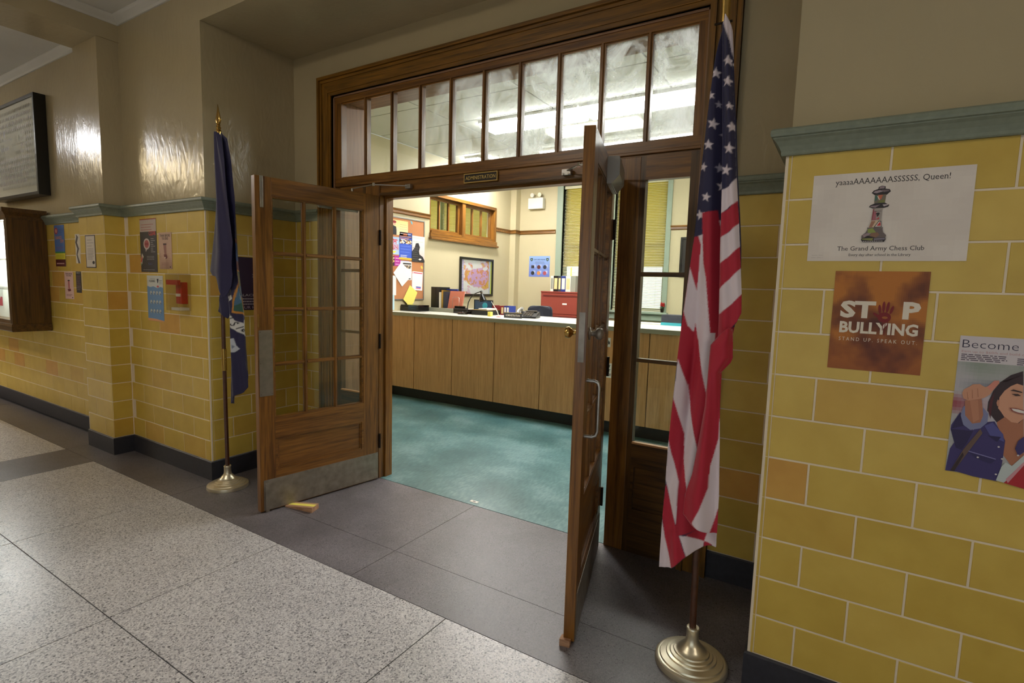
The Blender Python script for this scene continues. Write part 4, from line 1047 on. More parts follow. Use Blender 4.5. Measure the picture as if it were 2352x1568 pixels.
# job poster with a smiling person
s = Print(0.300, 0.424, (206, 200, 206))
def bgc(u, v):
    c = mixc((196,190,200), (150,160,150), 0.5+fbm(u, v, 2.0, 6.0)); c = mixc(c, (150,60,70), max(0, 1-abs(v-0.62)*9)*max(0, 1-u*3.2)); c = mixc(c, (120,124,140), max(0, 1-abs(v-0.80)*14)*max(0, 1-abs(u-0.35)*2.6)); return c
s.noise(0, 0, 0.300, 0.345, 30, 34, bgc)
s.rect(0, 0.345, 0.300, 0.424, (214, 206, 212))
s.text('Become', 0.007, 0.388, 0.036, (50, 44, 70), -0.012, align='LEFT', fit=0.128)
s.text('Earn up to $60/h and build confidence', 0.007, 0.374, 0.0098, (196, 150, 156), align='LEFT', fit=0.19)
s.lines(0.007, 0.118, 0.369, 4, 0.0055, 0.0028, (96, 84, 100), 3); s.lines(0.135, 0.2, 0.366, 4, 0.0055, 0.0028, (96, 84, 100), 5)
def jb(x, y): return (0.0+(x-38-(1390-y)*0.1385)*0.000232+0.0, (1390-y)*0.000325+(x-38)*0.00004)
def JB(*a): return [jb(*p) for p in a][::-1]
DEN, DEN2, SK, SK2 = (62, 52, 110), (44, 34, 80), (206, 150, 122), (176, 118, 92)
for q, c in (
  (((470,820),(480,740),(530,640),(600,560),(700,500),(814,470),(814,1000),(560,930)), (58,40,46)), (((480,820),(500,730),(545,650),(520,760),(500,900)), (86,34,44)),
  (((575,800),(590,700),(640,640),(700,600),(814,560),(814,900),(760,940),(700,930),(640,890),(600,830)), (214,158,130)),
  (((560,750),(572,720),(590,730),(586,780),(568,780)), (200,142,116)),
  (((560,930),(640,880),(700,930),(770,940),(814,900),(814,1300),(700,1340),(610,1220),(600,1100)), (176,116,88)),
  (((610,560),(700,560),(814,600),(814,500),(700,520),(640,570)), (62,42,48)),
  (((38,1390),(90,1180),(150,1100),(100,990),(108,950),(200,830),(260,880),(330,1000),(420,930),(540,920),(620,1060),(640,1100),(610,1300),(560,1480),(320,1440),(160,1400)), DEN),
  (((100,990),(230,1000),(330,1010),(260,1130),(210,1190),(150,1170)), DEN2), (((150,900),(200,840),(240,960),(110,985)), DEN2),
  (((205,860),(230,780),(270,760),(260,850),(330,930),(420,900),(430,790),(480,850),(470,930),(400,985),(300,1000),(230,950)), (128,132,172)),
  (((250,720),(415,700),(430,860),(400,930),(320,940),(250,860)), SK2), (((300,720),(380,720),(390,900),(330,930)), (190,132,104)),
  (((222,650),(240,615),(300,590),(330,570),(400,570),(450,600),(500,590),(540,545),(585,545),(590,570),(540,620),(500,670),(440,700),(380,712),(280,722),(235,700)), SK),
  (((470,600),(540,545),(590,550),(560,600),(510,640)), (214,140,124)),
  (((320,620),(326,620),(330,700),(322,704)), SK2), (((374,610),(380,610),(386,690),(378,694)), SK2), (((270,640),(275,640),(285,710),(278,712)), SK2),
  (((440,960),(520,930),(620,1040),(630,1110),(500,1060)), (84,84,150)), (((470,1050),(600,1065),(560,1110)), DEN2),
  (((230,1180),(400,990),(420,1030),(330,1140),(130,1390),(90,1390)), (104,82,74)), (((90,1390),(220,1210),(230,1240),(130,1395)), (52,36,40)),
  (((270,1200),(550,1275),(500,1315),(350,1265)), (50,42,92)), (((280,1195),(548,1268),(545,1276),(278,1204)), (130,126,180)),
  (((600,1340),(640,1300),(700,1330),(814,1230),(814,1330),(700,1430),(630,1490),(545,1470)), (196,206,208)), (((620,1490),(814,1320),(814,1540)), (176,36,46)), (((640,1455),(814,1290),(814,1320),(660,1490)), (206,150,160)),
  (((700,670),(760,672),(790,690),(740,690)), (60,40,40)), (((690,640),(720,630),(800,655),(800,665),(720,645)), (60,40,40)),
  (((680,795),(740,800),(814,820),(814,860),(760,850),(700,825)), (150,80,74)), (((700,803),(760,812),(814,828),(814,850),(760,840),(715,822)), (236,230,226)),
  (((730,1170),(760,1100),(814,1060),(814,1200),(760,1240)), DEN)):
    s.poly(JB(*q), c)
for x, y in ((370,1256),(575,1156),(606,1267),(545,1412),(757,1232)): p = jb(x, y); s.ell(p[0], p[1], 0.0028, 0.0026, (206,200,204), 10)
s.build('poster', (4.190, yp, 0.961), (1,0,0), 'white poster reading Become with a smiling person in a denim jacket', 'poster')

# ------------------------------------------------------------------ notices on the left hand tile
def sheet(name, x0, x1, z0, z1, y, paint, label, bg=(230,225,215), cat='poster', group=None):
    w_, h_ = x1-x0, z1-z0; s = Print(w_, h_, bg)
    paint(s, w_, h_)
    return s.build(name, (x0, y-0.0012, z0), (1,0,0), label, cat, group)
def p_tall(s, w, h):
    s.rect(0, h*0.76, w, h, (196,180,172)); s.rect(0, h*0.985, w, h, (160,50,44)); s.lines(0.02, w*0.9, h*0.90, 4, 0.020, 0.006, (176,110,104), 4)
    s.rect(0, 0, w, h*0.755, (56,54,62)); s.text('CLEAR', w*0.76, h*0.69, 0.045, (210,70,70), 0.02, fit=w*0.42)
    s.ell(w*0.40, h*0.53, w*0.20, h*0.105, (206,190,188)); s.poly([(w*.30,h*.46),(w*.46,h*.46),(w*.34,h*.38)], (206,190,188)); s.ell(w*0.40, h*0.53, w*0.14, h*0.075, (180,90,96)); s.rect(w*.3,h*.51,w*.5,h*.55,(150,60,66))
    for i in range(8): s.rect(w*0.66, h*(0.62-0.035*i), w*(0.66+0.26*(0.7+0.3*math.sin(i*2))), h*(0.628-0.035*i), (190,186,190))
    s.poly([(0,h*.22),(w*.1,h*.36),(w*.2,h*.29),(w*.12,h*.24),(w*.1,h*.16),(0,h*.12)], (206,200,190)); s.poly([(0,h*.2),(w*.1,h*.31),(w*.12,h*.26),(w*.05,h*.17)], (200,60,50)); s.poly([(0,h*.15),(w*.06,h*.18),(w*.05,h*.12)], (90,140,70))
    s.lines(w*.4, w*.98, h*0.30, 3, 0.012, 0.003, (180,178,184), 6); s.text('9-1-1', w*0.6, h*0.13, 0.03, (90,100,170)); s.lines(w*.15, w*.95, h*0.045, 1, 0.01, 0.003, (180,178,184), 7)
sheet('poster', -0.950, -0.690, 1.525, 1.940, 0, p_tall, 'tall dark poster with a pale speech bubble and grey heading', (56,54,62))
def think(s, w, h):
    s.noise(0, 0, w, h, 8, 16, lambda u, v: mixc((204,168,146), (150,112,92), max(0, 0.5-v)*1.2+0.3*fbm(u, v, 3, 2)))
    s.text('THINK BEFORE', w*0.5, h*0.88, 0.026, (60,44,44), 0.02, fit=w*0.78); s.text('YOU SEND', w*0.5, h*0.80, 0.026, (60,44,44), 0.02, fit=w*0.5)
    s.rect(w*.34, h*.66, w*.60, h*.70, (70,44,46)); s.poly([(w*.36,h*.66),(w*.42,h*.40),(w*.58,h*.40),(w*.58,h*.66)], (160,110,100)); s.poly([(w*.36,h*.40),(w*.60,h*.40),(w*.66,h*.32),(w*.56,h*.27),(w*.42,h*.30)], (120,66,62)); s.ell(w*.46,h*.31,w*.05,h*.02,(224,206,196))
    s.lines(w*.2, w*.8, h*.17, 2, 0.012, 0.003, (150,104,94), 3); s.rect(w*.80, h*.045, w*.90, h*.07, (40,30,34))
sheet('notice', -0.655, -0.465, 1.550, 1.828, 0, think, 'pinkish notice reading THINK BEFORE YOU SEND next to the tall dark poster', (200,160,140), 'notice')
def blue(s, w, h):
    s.rect(0, h*.76, w, h, (206,208,202)); s.lines(w*.2, w*.55, h*.93, 1, .01, .004, (140,140,140)); s.text('FLUSHING', w*.34, h*.855, 0.024, (60,60,66), 0.02, fit=w*.36); s.poly([(w*.62,h*.93),(w*.74,h*.93),(w*.70,h*.84),(w*.66,h*.84)], (40,50,70)); s.lines(w*.76, w*.96, h*.90, 3, .012, .004, (110,120,120))
    s.poly([(0,0.045*h),(w,0.015*h),(w,h*.74),(w*.85,h*.76),(w*.65,h*.73),(w*.4,h*.765),(w*.2,h*.745),(0,h*.77)], (108,148,192)); s.poly([(0,0),(w,0),(w,h*.02),(w*.5,h*.05),(0,h*.055)], (222,160,112)); s.ell(w*.68,h*.765,w*.07,h*.022,(200,90,100))
    for r in range(3):
        for c in range(4): s.ell(w*(.24+.19*c), h*(.62-.20*r), w*.065, h*.045, (190,196,190), 12, 0.4*c); s.ell(w*(.26+.19*c), h*(.60-.20*r), w*.03, h*.02, (90,110,130), 8)
sheet('poster', -0.866, -0.616, 1.140, 1.498, 0, blue, 'pale blue poster with rows of small drawings below the tall dark poster', (206,208,202))
# clear acrylic box with a red call point
ab = empty('alarm_box', (-0.300, 0, 1.38), label='clear plastic box with a red pull alarm inside on yellow tile', cat='alarm')
x0, x1, y0, z0, z1 = -0.105, 0.085, -0.085, -0.135, 0.135; t = 0.003
for q in ((x0,x0+t,y0,0.0,z0,z1),(x1-t,x1,y0,0.0,z0,z1),(x0+t,x1-t,y0,y0+t,z0,z1),(x0+t,x1-t,y0+t,0.0,z1-t,z1)): box('clear_panel', *q, 'acrylic', ab)
box('pull_station', -0.040, 0.040, -0.045, 0.0, -0.085, 0.075, 'red_plastic', ab, bevel=0.004); box('red_band', -0.100, 0.060, -0.0815, -0.060, 0.055, 0.090, 'red_plastic', ab)
box('handle', -0.028, 0.028, -0.052, -0.0451, -0.030, -0.010, 'white_plastic', ab); box('white_ledge', -0.06, 0.06, -0.07, -0.002, -0.132, -0.112, 'white_plastic', ab)
# wall of the pier and the far wall
def certif(s, w, h):
    s.rect(0, 0, w, h, (40,36,60)); s.rect(w*.05, h*.025, w*.95, h*.975, (214,204,192)); 
    for i in range(7): s.lines(w*.2, w*.85, h*(.86-.09*i), 2 if i > 2 else 1, .012, .004, (150,140,136), i)
    s.ell(w*.78, h*.16, w*.13, h*.05, (36,34,44))
sheet('certificate', -1.556, -1.372, 1.548, 1.815, YP, certif, 'pale certificate with a dark border and round seal on the pier', (40,36,60), 'certificate')
def bluep(s, w, h):
    s.rect(0, 0, w, h*.17, (90,20,30)); s.rect(0, h*.17, w, h*.32, (222,212,60)); s.rect(0, h*.32, w, h*.36, (80,150,90)); s.rect(0, h*.36, w, h, (86,122,190)); s.ell(w*.2, h*.86, w*.17, h*.08, (180,50,70)); s.ell(w*.2, h*.86, w*.09, h*.05, (220,170,150))
    s.text('DANCE', w*.42, h*.66, .042, (222,140,80), .02, fit=w*.62); s.text('OFF', w*.74, h*.57, .042, (222,140,80), .02, fit=w*.36); s.lines(w*.15,w*.9,h*.47,2,.016,.005,(150,90,150)); s.lines(w*.1,w*.9,h*.28,4,.012,.003,(150,140,40)); s.lines(w*.12,w*.9,h*.085,1,.01,.012,(220,180,180)); s.lines(w*.45,w*.95,h*.9,3,.016,.004,(60,80,140))
sheet('poster', -2.750, -2.515, 1.562, 1.958, YA, bluep, 'bright blue poster with yellow and maroon bands beside the display case', (86,122,190))
def streak(s, w, h):
    s.poly([(w*.2,h),(w*.7,h*.9),(w*.4,h*.7),(w*.8,h*.5),(w*.4,h*.3),(w*.9,0),(w*.5,0),(w*.15,h*.3),(w*.4,h*.5),(0,h*.72),(w*.3,h*.9)], (84,76,80))
sheet('notice', -2.275, -2.175, 1.592, 1.862, YA, streak, 'narrow white notice with a dark streaky drawing', (214,206,190), 'notice')
def think2(s, w, h):
    s.text('THINK BEFORE', w*.5, h*.90, .02, (70,44,50), .02, fit=w*.8); s.text('YOU SEND', w*.5, h*.83, .02, (70,44,50), .02, fit=w*.6); s.rect(w*.36,h*.66,w*.6,h*.70,(40,26,30)); s.poly([(w*.38,h*.66),(w*.4,h*.38),(w*.58,h*.38),(w*.58,h*.66)], (190,110,116)); s.poly([(w*.3,h*.36),(w*.65,h*.38),(w*.7,h*.3),(w*.4,h*.27)], (120,40,50)); s.lines(w*.15,w*.85,h*.17,2,.012,.004,(130,70,80)); s.rect(w*.78,h*.04,w*.9,h*.07,(40,30,34))
sheet('notice', -2.565, -2.365, 1.252, 1.512, YA, think2, 'pink notice with a short dark heading below the bright blue poster', (222,186,180), 'notice')
def darkp(s, w, h):
    s.text('PARTY', w*.5, h*.9, .02, (200,200,200), fit=w*.8); s.lines(w*.12,w*.9,h*.8,8,.018,.006,(130,80,90)); s.lines(w*.2,w*.9,h*.3,3,.014,.004,(120,120,120))
sheet('notice', -2.300, -2.188, 1.318, 1.516, YA, darkp, 'small black notice beside the pink one', (38,36,40), 'notice')
# purple poster on the side wall of the alcove
s = Print(0.275, 0.400, (44, 18, 58)); s.text('BLACK', 0.018, 0.105, 0.026, (190,180,196), align='LEFT', fit=0.13); s.lines(0.015, 0.2, 0.09, 3, 0.020, 0.009, (176,166,184)); s.text('OUR HISTORY', 0.018, 0.010, 0.030, (180,160,190), align='LEFT', fit=0.26)
for k in range(9):
    a = 2*math.pi*k/9; s.ell(0.15+0.020*math.cos(a), 0.262+0.020*math.sin(a), 0.011, 0.0035, (176,170,190), 8, a)
s.build('poster', (0.0012, 0.225, 1.256), (0,1,0), 'dark purple poster behind the dark blue flag', 'poster')

# ------------------------------------------------------------------ framed class photograph
pf = empty('framed_photograph', (-3.42, YA, 2.72), label='black framed class photograph with rows of small oval portraits above the display case', cat='picture')
fx0, fx1, fz0, fz1 = -0.665, 0.610, -0.470, 0.478; fd = 0.085
for q in ((fx0,fx0+.032,-fd,0.010,fz0,fz1),(fx1-.032,fx1,-fd,0.010,fz0,fz1),(fx0+.032,fx1-.032,-fd,0.010,fz0,fz0+.032),(fx0+.032,fx1-.032,-fd,0.010,fz1-.032,fz1)): box('frame', *q, 'black_frame', pf, bevel=0.003)
s = Print(fx1-fx0-.064, fz1-fz0-.064, (246,240,240)); W_, H_ = fx1-fx0-.064, fz1-fz0-.064
rows = 13
for r in range(rows):
    y = H_*(0.93-0.068*r); n = 24; inset = [3,2,1,0,0,0,0,0,0,0,0.5,1,2][r]
    for c in range(n):
        u = (0.03+0.94*(c+inset*0.6)/(n-1+inset*1.2)); 
        if 4 <= r <= 7 and 0.27 < u < 0.73: continue
        s.ell(W_*u, y, 0.0115, 0.0185, (122,112,114), 10); s.ell(W_*u, y+0.004, 0.006, 0.008, (160,150,148), 8)
for c in range(6): s.ell(W_*(0.42+0.032*c), H_*0.50, 0.013, 0.020, (98,92,98), 10)
s.ell(W_*.5, H_*.655, 0.018, 0.034, (120,116,124), 12); s.text('Class Photograph', W_*.5, H_*.585, .03, (90,86,96), fit=W_*.36); s.text('June', W_*.5, H_*.44, .02, (100,96,104))
s.build('photograph', (fx0+.032, -0.070, fz0+.032), (1,0,0), cat=None, parent=pf)
box('pane', fx0+.03, fx1-.03, -0.079, -0.077, fz0+.03, fz1-.03, 'clear_glass', pf)

# ------------------------------------------------------------------ oak display case with lamp
dc = empty('display_case', (-2.935, YA, 0), label='oak display case with glass front and lit inside on the tile wall', cat='display case')
cx0 = -1.75; D_ = 0.305
box('side_panel', -0.022, 0.0, -D_, -0.004, 0.985, 2.035, 'dark_oak_z', dc); box('side_panel', cx0, cx0+.022, -D_, -0.004, 0.985, 2.035, 'dark_oak_z', dc)
box('back_panel', cx0+.022, -0.022, -0.012, -0.002, 0.985, 2.035, 'white_paper', dc); box('bottom_panel', cx0+.0, 0.0, -D_, -0.004, 0.960, 0.985, 'dark_oak_x', dc); box('top_panel', cx0, 0.0, -D_, -0.004, 2.035, 2.056, 'dark_oak_x', dc)
def ring(name, pr, par, mat):
    sweep(name, pr, [(cx0, -0.004), (cx0, -D_), (0.0, -D_), (0.0, -0.004)], mat, par)
ring('crown_moulding', [(0.0,2.000),(0.006,2.000),(0.010,2.030),(0.028,2.056),(0.036,2.062),(0.036,2.100),(0.0,2.100)], dc, 'dark_oak_x')
ring('base_moulding', [(0.0,0.995),(0.006,0.990),(0.012,0.970),(0.012,0.925),(0.004,0.915),(0.0,0.915)], dc, 'dark_oak_x')
box('crown_board', cx0, 0.0, -D_, -0.004, 2.056, 2.098, 'dark_oak_x', dc); box('base_board', cx0, 0.0, -D_, -0.004, 0.918, 0.960, 'dark_oak_x', dc)
for x in (cx0+.022, -0.88, -0.060): box('door_stile', x, x+.038, -D_-.002, -D_+.018, 0.985, 2.035, 'dark_oak_z', dc)
for z in (0.985, 1.990): box('door_rail', cx0+.022, -0.022, -D_-.0018, -D_+.0178, z, z+.045, 'dark_oak_x', dc)
box('pane', cx0+.03, -0.03, -D_+.006, -D_+.009, 1.02, 2.0, 'clear_glass', dc)
for z in (1.32, 1.62): box('glass_shelf', cx0+.024, -0.024, -D_+.04, -0.014, z, z+.006, 'clear_glass', dc)
box('lamp_tube', cx0+.15, -0.12, -D_+.050, -D_+.075, 2.000, 2.022, 'case_tube', dc)
for i, (x, z, w_, h_, c1, c2) in enumerate(((-0.36,1.64,0.26,0.30,(70,190,110),(240,240,220)),(-0.34,1.05,0.24,0.26,(220,80,50),(250,200,60)),(-0.66,1.35,0.26,0.26,(60,80,190),(230,90,60)),(-1.1,1.65,0.3,0.3,(230,200,60),(60,120,200)),(-1.3,1.1,0.3,0.22,(200,60,90),(240,240,230)),(-0.33,1.34,0.20,0.26,(40,70,180),(230,230,240)))):
    s = Print(w_, h_, (236,236,232)); s.rect(w_*.08, h_*.1, w_*.92, h_*.55, c1); s.ell(w_*.5, h_*.6, w_*.25, h_*.2, c2); s.poly([(w_*.1,h_*.1),(w_*.6,h_*.1),(w_*.3,h_*.5)], c2)
    s.build('artwork', (-2.935+x, YA-0.026 if i not in (1, 4) else YA-0.10, z-0.018 if i in (2,3) else z), (1,0,0), ['green and white', 'red and yellow', 'blue and orange', 'yellow and blue', 'crimson and white', 'blue and white'][i]+' coloured artwork on a white sheet inside the lit display case', 'artwork', 'artworks in the display case')

# ------------------------------------------------------------------ the office: shell
OH = ZO
wol = empty('wall_office_left', kind='structure')
wy0, wy1, wz0, wz1 = 3.885, 5.585, 2.225, 2.800
for q in ((YI-0.4, wy0, 0, OH), (wy1, YB+0.2, 0, OH), (wy0, wy1, 0, wz0), (wy0, wy1, wz1, OH)): box('wall_section', XL-0.18, XL, q[0], q[1], q[2], q[3], 'office_plaster', wol)
wob = empty('wall_office_back', kind='structure')
bw = [(-0.315, 0.50), (0.62, 1.455)]; bz0, bz1 = 1.155, 3.22
for q in ((XL-4, -4.4, 0, OH), (-1.6, bw[0][0], 0, OH), (bw[1][1], 5.2, 0, OH), (bw[0][0], bw[1][1], 0, bz0-0.02), (bw[0][0], bw[1][1], bz1, OH), (bw[0][1], bw[1][0], bz0-0.02, bz1), (-4.4, -1.6, 0, bz0), (-4.4, -1.6, bz1, OH)): box('wall_section', q[0], q[1], YB, YB+0.22, q[2], q[3], 'office_plaster', wob)
box('wall_office_right', 5.0, 5.2, YI, YB, 0, OH, 'office_plaster', kind='structure')
box('wall_next_room_far', XL-4.2, XL-4, 0.5, YB+0.2, 0, OH, 'yellow_wall', kind='structure')
box('wall_next_room_front', XL-4, XL-0.18, 0.5, 0.7, 0, OH, 'yellow_wall', kind='structure')
box('floor_next_room', XL-4, XL-0.18, 0.7, YB, -0.1, 0.0, 'teal_vinyl', kind='structure')
box('ceiling_next_room', XL-4, XL-0.18, 0.5, YB+0.2, OH, OH+0.1, 'ceiling_tile', kind='structure')
box('wall_office_pier', XL, -1.165, 6.055, YB, 0, OH, 'office_plaster', kind='structure')
# plaster face of the front wall inside the office
for x0, x1, z0, z1 in ((XL, OX0-0.02, 0, OH), (OX1+0.02, 5.0, 0, OH), (OX0-0.02, OX1+0.02, OZ1+0.02, OH)): box('wall_office_front', x0, x1, YI, YI+0.012, z0, z1, 'office_plaster', kind='structure')
ce = box('ceiling_office', XL, 5.0, YI, YB, OH+0.012, OH+0.1, 'alu', kind='structure')
xs = [XL+0.01+1.219*i for i in range(6)]; ys = [YI+0.02+0.6096*i for i in range(10)]
lum = [(0.22, 3.12), (1.46, 3.12), (2.70, 3.12), (0.22, 4.50), (1.46, 4.50), (2.70, 4.50)]
for i, x in enumerate(xs):
    for y in ys:
        x1, y1 = min(x+1.219, 4.998), min(y+0.6096, YB-0.002)
        if x1-x > 0.05 and y1-y > 0.05: box('tile', x+0.008, x1-0.008, y+0.008, y1-0.008, OH, OH+0.0115, 'ceiling_tile', ce)
rail = [(0.0, 2.415), (0.014, 2.415), (0.020, 2.425), (0.016, 2.455), (0.026, 2.466), (0.028, 2.480), (0.0, 2.480)]
sweep('trim_rail_left', rail, [(XL, YI+0.012), (XL, wy0)], 'oak_y', kind='structure')
sweep('trim_rail_corner', rail, [(XL, wy1), (XL, 6.055), (-1.165, 6.055), (-1.165, YB), (-0.445, YB)], 'oak_x', kind='structure')
sweep('trim_rail_back', rail, [(1.525, YB), (5.0, YB)], 'oak_x', kind='structure')
sweep('trim_rail_front', rail, [(5.0, YB), (5.0, YI+0.012), (OX1+0.03, YI+0.012)], 'oak_y', kind='structure')

# interior window in the side wall
wi = empty('window_4', kind='structure')
gxp = XL-0.085
box('sill', XL-0.10, XL+0.055, wy0-0.015, wy1+0.04, 2.135, 2.165, 'oak_y', wi, bevel=0.008); box('apron', XL, XL+0.028, wy0+0.0, wy1+0.02, 2.165, wz0+0.006, 'oak_y', wi)
box('head', XL-0.10, XL+0.02, wy0, wy1, wz1-0.045, wz1, 'oak_y', wi); box('jamb', XL-0.10, XL+0.02, wy1-0.045, wy1, wz0, wz1-0.045, 'oak_z', wi); box('jamb', XL-0.10, XL-0.02, wy0, wy0+0.045, wz0, wz1-0.045, 'oak_z', wi)
box('mullion', XL-0.10, XL+0.005, 4.655, 4.735, wz0, wz1-0.045, 'oak_z', wi); box('bottom_rail', XL-0.10, XL-0.0, wy0+0.045, wy1-0.045, wz0, wz0+0.04, 'oak_y', wi)
for a, b in ((wy0+0.045, 4.655), (4.735, wy1-0.045)):
    box('sash_rail', gxp-0.015, gxp+0.03, a, b, wz0+0.04, wz0+0.075, 'oak_y', wi); box('sash_rail', gxp-0.015, gxp+0.03, a, b, wz1-0.085, wz1-0.045, 'oak_y', wi)
    box('sash_stile', gxp-0.015, gxp+0.03, a, a+0.04, wz0+0.075, wz1-0.085, 'oak_z', wi); box('sash_stile', gxp-0.015, gxp+0.03, b-0.04, b, wz0+0.075, wz1-0.085, 'oak_z', wi)
    w3 = (b-a-0.08-0.05)/3
    for k in range(3):
        y = a+0.04+k*(w3+0.025); box('pane', gxp, gxp+0.004, y, y+w3, wz0+0.075, wz1-0.085, 'clear_glass', wi)
        if k < 2: box('muntin', gxp-0.012, gxp+0.022, y+w3, y+w3+0.025, wz0+0.075, wz1-0.085, 'oak_z', wi)

# windows to the street with yellow shades and slatted blinds
def street_window(name, x0, x1, z0, z1, shade_to):
    r = empty(name, kind='structure')
    box('sash_frame', x0, x1, YB+0.10, YB+0.13, z0, z0+0.05, 'sage_window', r); box('sash_frame', x0, x1, YB+0.10, YB+0.13, z1-0.05, z1, 'sage_window', r)
    box('sash_frame', x0, x0+0.05, YB+0.10, YB+0.13, z0+.05, z1-.05, 'sage_window', r); box('sash_frame', x1-0.05, x1, YB+0.10, YB+0.13, z0+.05, z1-.05, 'sage_window', r)
    box('meeting_rail', x0+.05, x1-.05, YB+0.10, YB+0.13, (z0+z1)/2-0.02, (z0+z1)/2+0.02, 'sage_window', r)
    box('pane', x0+0.04, x1-0.04, YB+0.112, YB+0.116, z0+0.04, z1-0.04, 'clear_glass', r)
    box('roller_shade', x0+0.012, x1-0.012, YB+0.078, YB+0.082, shade_to, z1-0.02, 'yellow_shade', r)
    mb = MB(); z = z0+0.03; n = 0
    while z < z1-0.08:
        a = 0.42; hw = 0.0125; dy, dz = hw*math.cos(a), hw*math.sin(a); y = YB+0.030; q = [(x0+0.015,y-dy,z-dz),(x1-0.015,y-dy,z-dz),(x1-0.015,y+dy,z+dz),(x0+0.015,y+dy,z+dz)]
        mb.add(q+[(p[0], p[1], p[2]+0.0008) for p in q], BOXF); z += 0.0245
    mb.build('blind_slat', 'blind_slat', r, kind='stuff')
    box('blind_headrail', x0+0.012, x1-0.012, YB+0.012, YB+0.05, z1-0.07, z1-0.025, 'blind_slat', r); box('blind_bottom_rail', x0+0.012, x1-0.012, YB+0.018, YB+0.042, z0+0.004, z0+0.016, 'blind_slat', r)
    mb = MB()
    for x in (x0+0.12, x1-0.12): v, f = tubemesh([(x, YB+0.016, z0+0.01), (x, YB+0.016, z1-0.03)], 0.0012, 6); mb.add(v, f)
    mb.build('ladder_cord', 'blind_slat', r); return r
street_window('window_5', bw[0][0], bw[0][1], bz0, bz1, 1.86); street_window('window_6', bw[1][0], bw[1][1], bz0, bz1, 1.86)
street_window('window_7', -4.38, -3.02, bz0, bz1, 1.7); street_window('window_8', -2.98, -1.62, bz0, bz1, 1.7)
tc = empty('trim_window_casing', kind='structure')
box('casing_board', -0.423, -0.315, YB-0.022, YB+0.10, 1.09, 3.29, 'sage_window', tc); box('casing_board', 1.455, 1.530, YB-0.022, YB+0.10, 1.155, 3.29, 'sage_window', tc)
box('casing_board', 0.50, 0.62, YB-0.022, YB+0.10, 1.155, 3.22, 'sage_window', tc); box('casing_head', -0.315, 1.455, YB-0.022, YB+0.10, 3.22, 3.29, 'sage_window', tc)
box('window_stool', -0.46, 1.56, YB-0.075, YB+0.10, 1.118, 1.154, 'sage_window', tc, bevel=0.012); box('apron', -0.423, 1.540, YB-0.030, YB-0.001, 1.020, 1.118, 'sage_window', tc)
t2 = empty('trim_window_casing', kind='structure')
box('casing_board', -3.02, -2.98, YB-0.02, YB+0.1, bz0, bz1, 'sage_window', t2); box('casing_board', -1.62, -1.50, YB-0.02, YB-0.001, bz0, bz1, 'sage_window', t2)

# ------------------------------------------------------------------ luminaires
for i, (x, y) in enumerate(lum):
    r = empty('ceiling_light', (x, y, OH), label=['fluorescent ceiling light in the row nearer the door, first from the bulletin board', 'fluorescent ceiling light in the row nearer the door, second from the bulletin board', 'fluorescent ceiling light in the row nearer the door, third from the bulletin board', 'fluorescent ceiling light in the row nearer the windows, first from the bulletin board', 'fluorescent ceiling light in the row nearer the windows, second from the bulletin board', 'fluorescent ceiling light in the row nearer the windows, third from the bulletin board'][i], cat='ceiling light', group='office ceiling lights')
    box('housing', 0, 1.219, -0.17, 0.17, -0.030, -0.001, 'white_plastic', r); box('lens', 0.015, 1.204, -0.155, 0.155, -0.075, -0.0305, 'office_tube' if i < 3 else 'office_tube_dim', r, bevel=0.01)
r = empty('ceiling_light', (-0.95, 4.25, OH), label='added narrow ceiling light that brightens the wall over the framed map', cat='ceiling light', group='office ceiling lights')  # lamp added out of sight to brighten the office side wall
box('housing', 0, 0.24, 0, 0.90, -0.030, -0.001, 'white_plastic', r); box('lens', 0.015, 0.225, 0.015, 0.885, -0.060, -0.0305, 'added_corner_tube', r, bevel=0.01)
r = empty('ceiling_light', (-3.8, 4.6, OH), label='fluorescent light in the room beyond the interior window', cat='ceiling light', group='office ceiling lights')
box('housing', 0, 1.219, -0.17, 0.17, -0.030, -0.001, 'white_plastic', r); box('lens', 0.015, 1.204, -0.155, 0.155, -0.075, -0.0305, 'next_room_tube', r, bevel=0.01)
for i, (x, y, mt, lb) in enumerate(((-5.9, -1.8, 'hall_lamp_cool', 'hall ceiling lamp over the far bay'), (1.1, -2.6, 'hall_lamp_warm', 'hall ceiling lamp over the middle bay'), (-6.8, -3.1, 'hall_lamp_far', 'hall ceiling lamp near the opposite wall'), (7.0, -2.6, 'hall_lamp_warm', 'hall ceiling lamp over the near bay'))):
    r = empty('hall_ceiling_light', (x, y, ZH), label=lb, cat='ceiling light', group='hall ceiling lights')
    box('housing', -0.62, 0.62, -0.17, 0.17, -0.040, -0.001, 'white_plastic', r); box('lens', -0.60, 0.60, -0.15, 0.15, -0.10, -0.0405, mt, r, bevel=0.01)

# ------------------------------------------------------------------ reception counter
CT = 1.120
rc = empty('reception_counter', (0, 3.05, 0), label='long oak veneer reception counter with dark plinth across the office', cat='counter')
jx = [-1.270, -0.778, -0.162, 0.456, 1.070, 1.680, 2.283, 2.890, 3.500]
for a, b in zip(jx[:-1], jx[1:]): box('panel', a+0.0045, b-0.0045, -0.018, 0.002, 0.138, 1.076, 'pale_oak_z', rc, bevel=0.001)
box('carcass', -1.270, 3.500, 0.003, 0.62, 0.138, 1.076, 'toe_kick', rc); box('plinth', -1.270, 3.49, 0.062, 0.60, 0.0, 0.138, 'toe_kick', rc)
ctp = empty('countertop', (0, 3.0, CT), label='pale laminate countertop with grey front edge on the oak counter', cat='countertop')
box('worktop', -1.275, 3.52, 0.004, 0.93, -0.044, 0.0, 'laminate', ctp); box('front_edge', -1.275, 3.52, 0.0, 0.004, -0.044, -0.0005, 'laminate_edge', ctp)
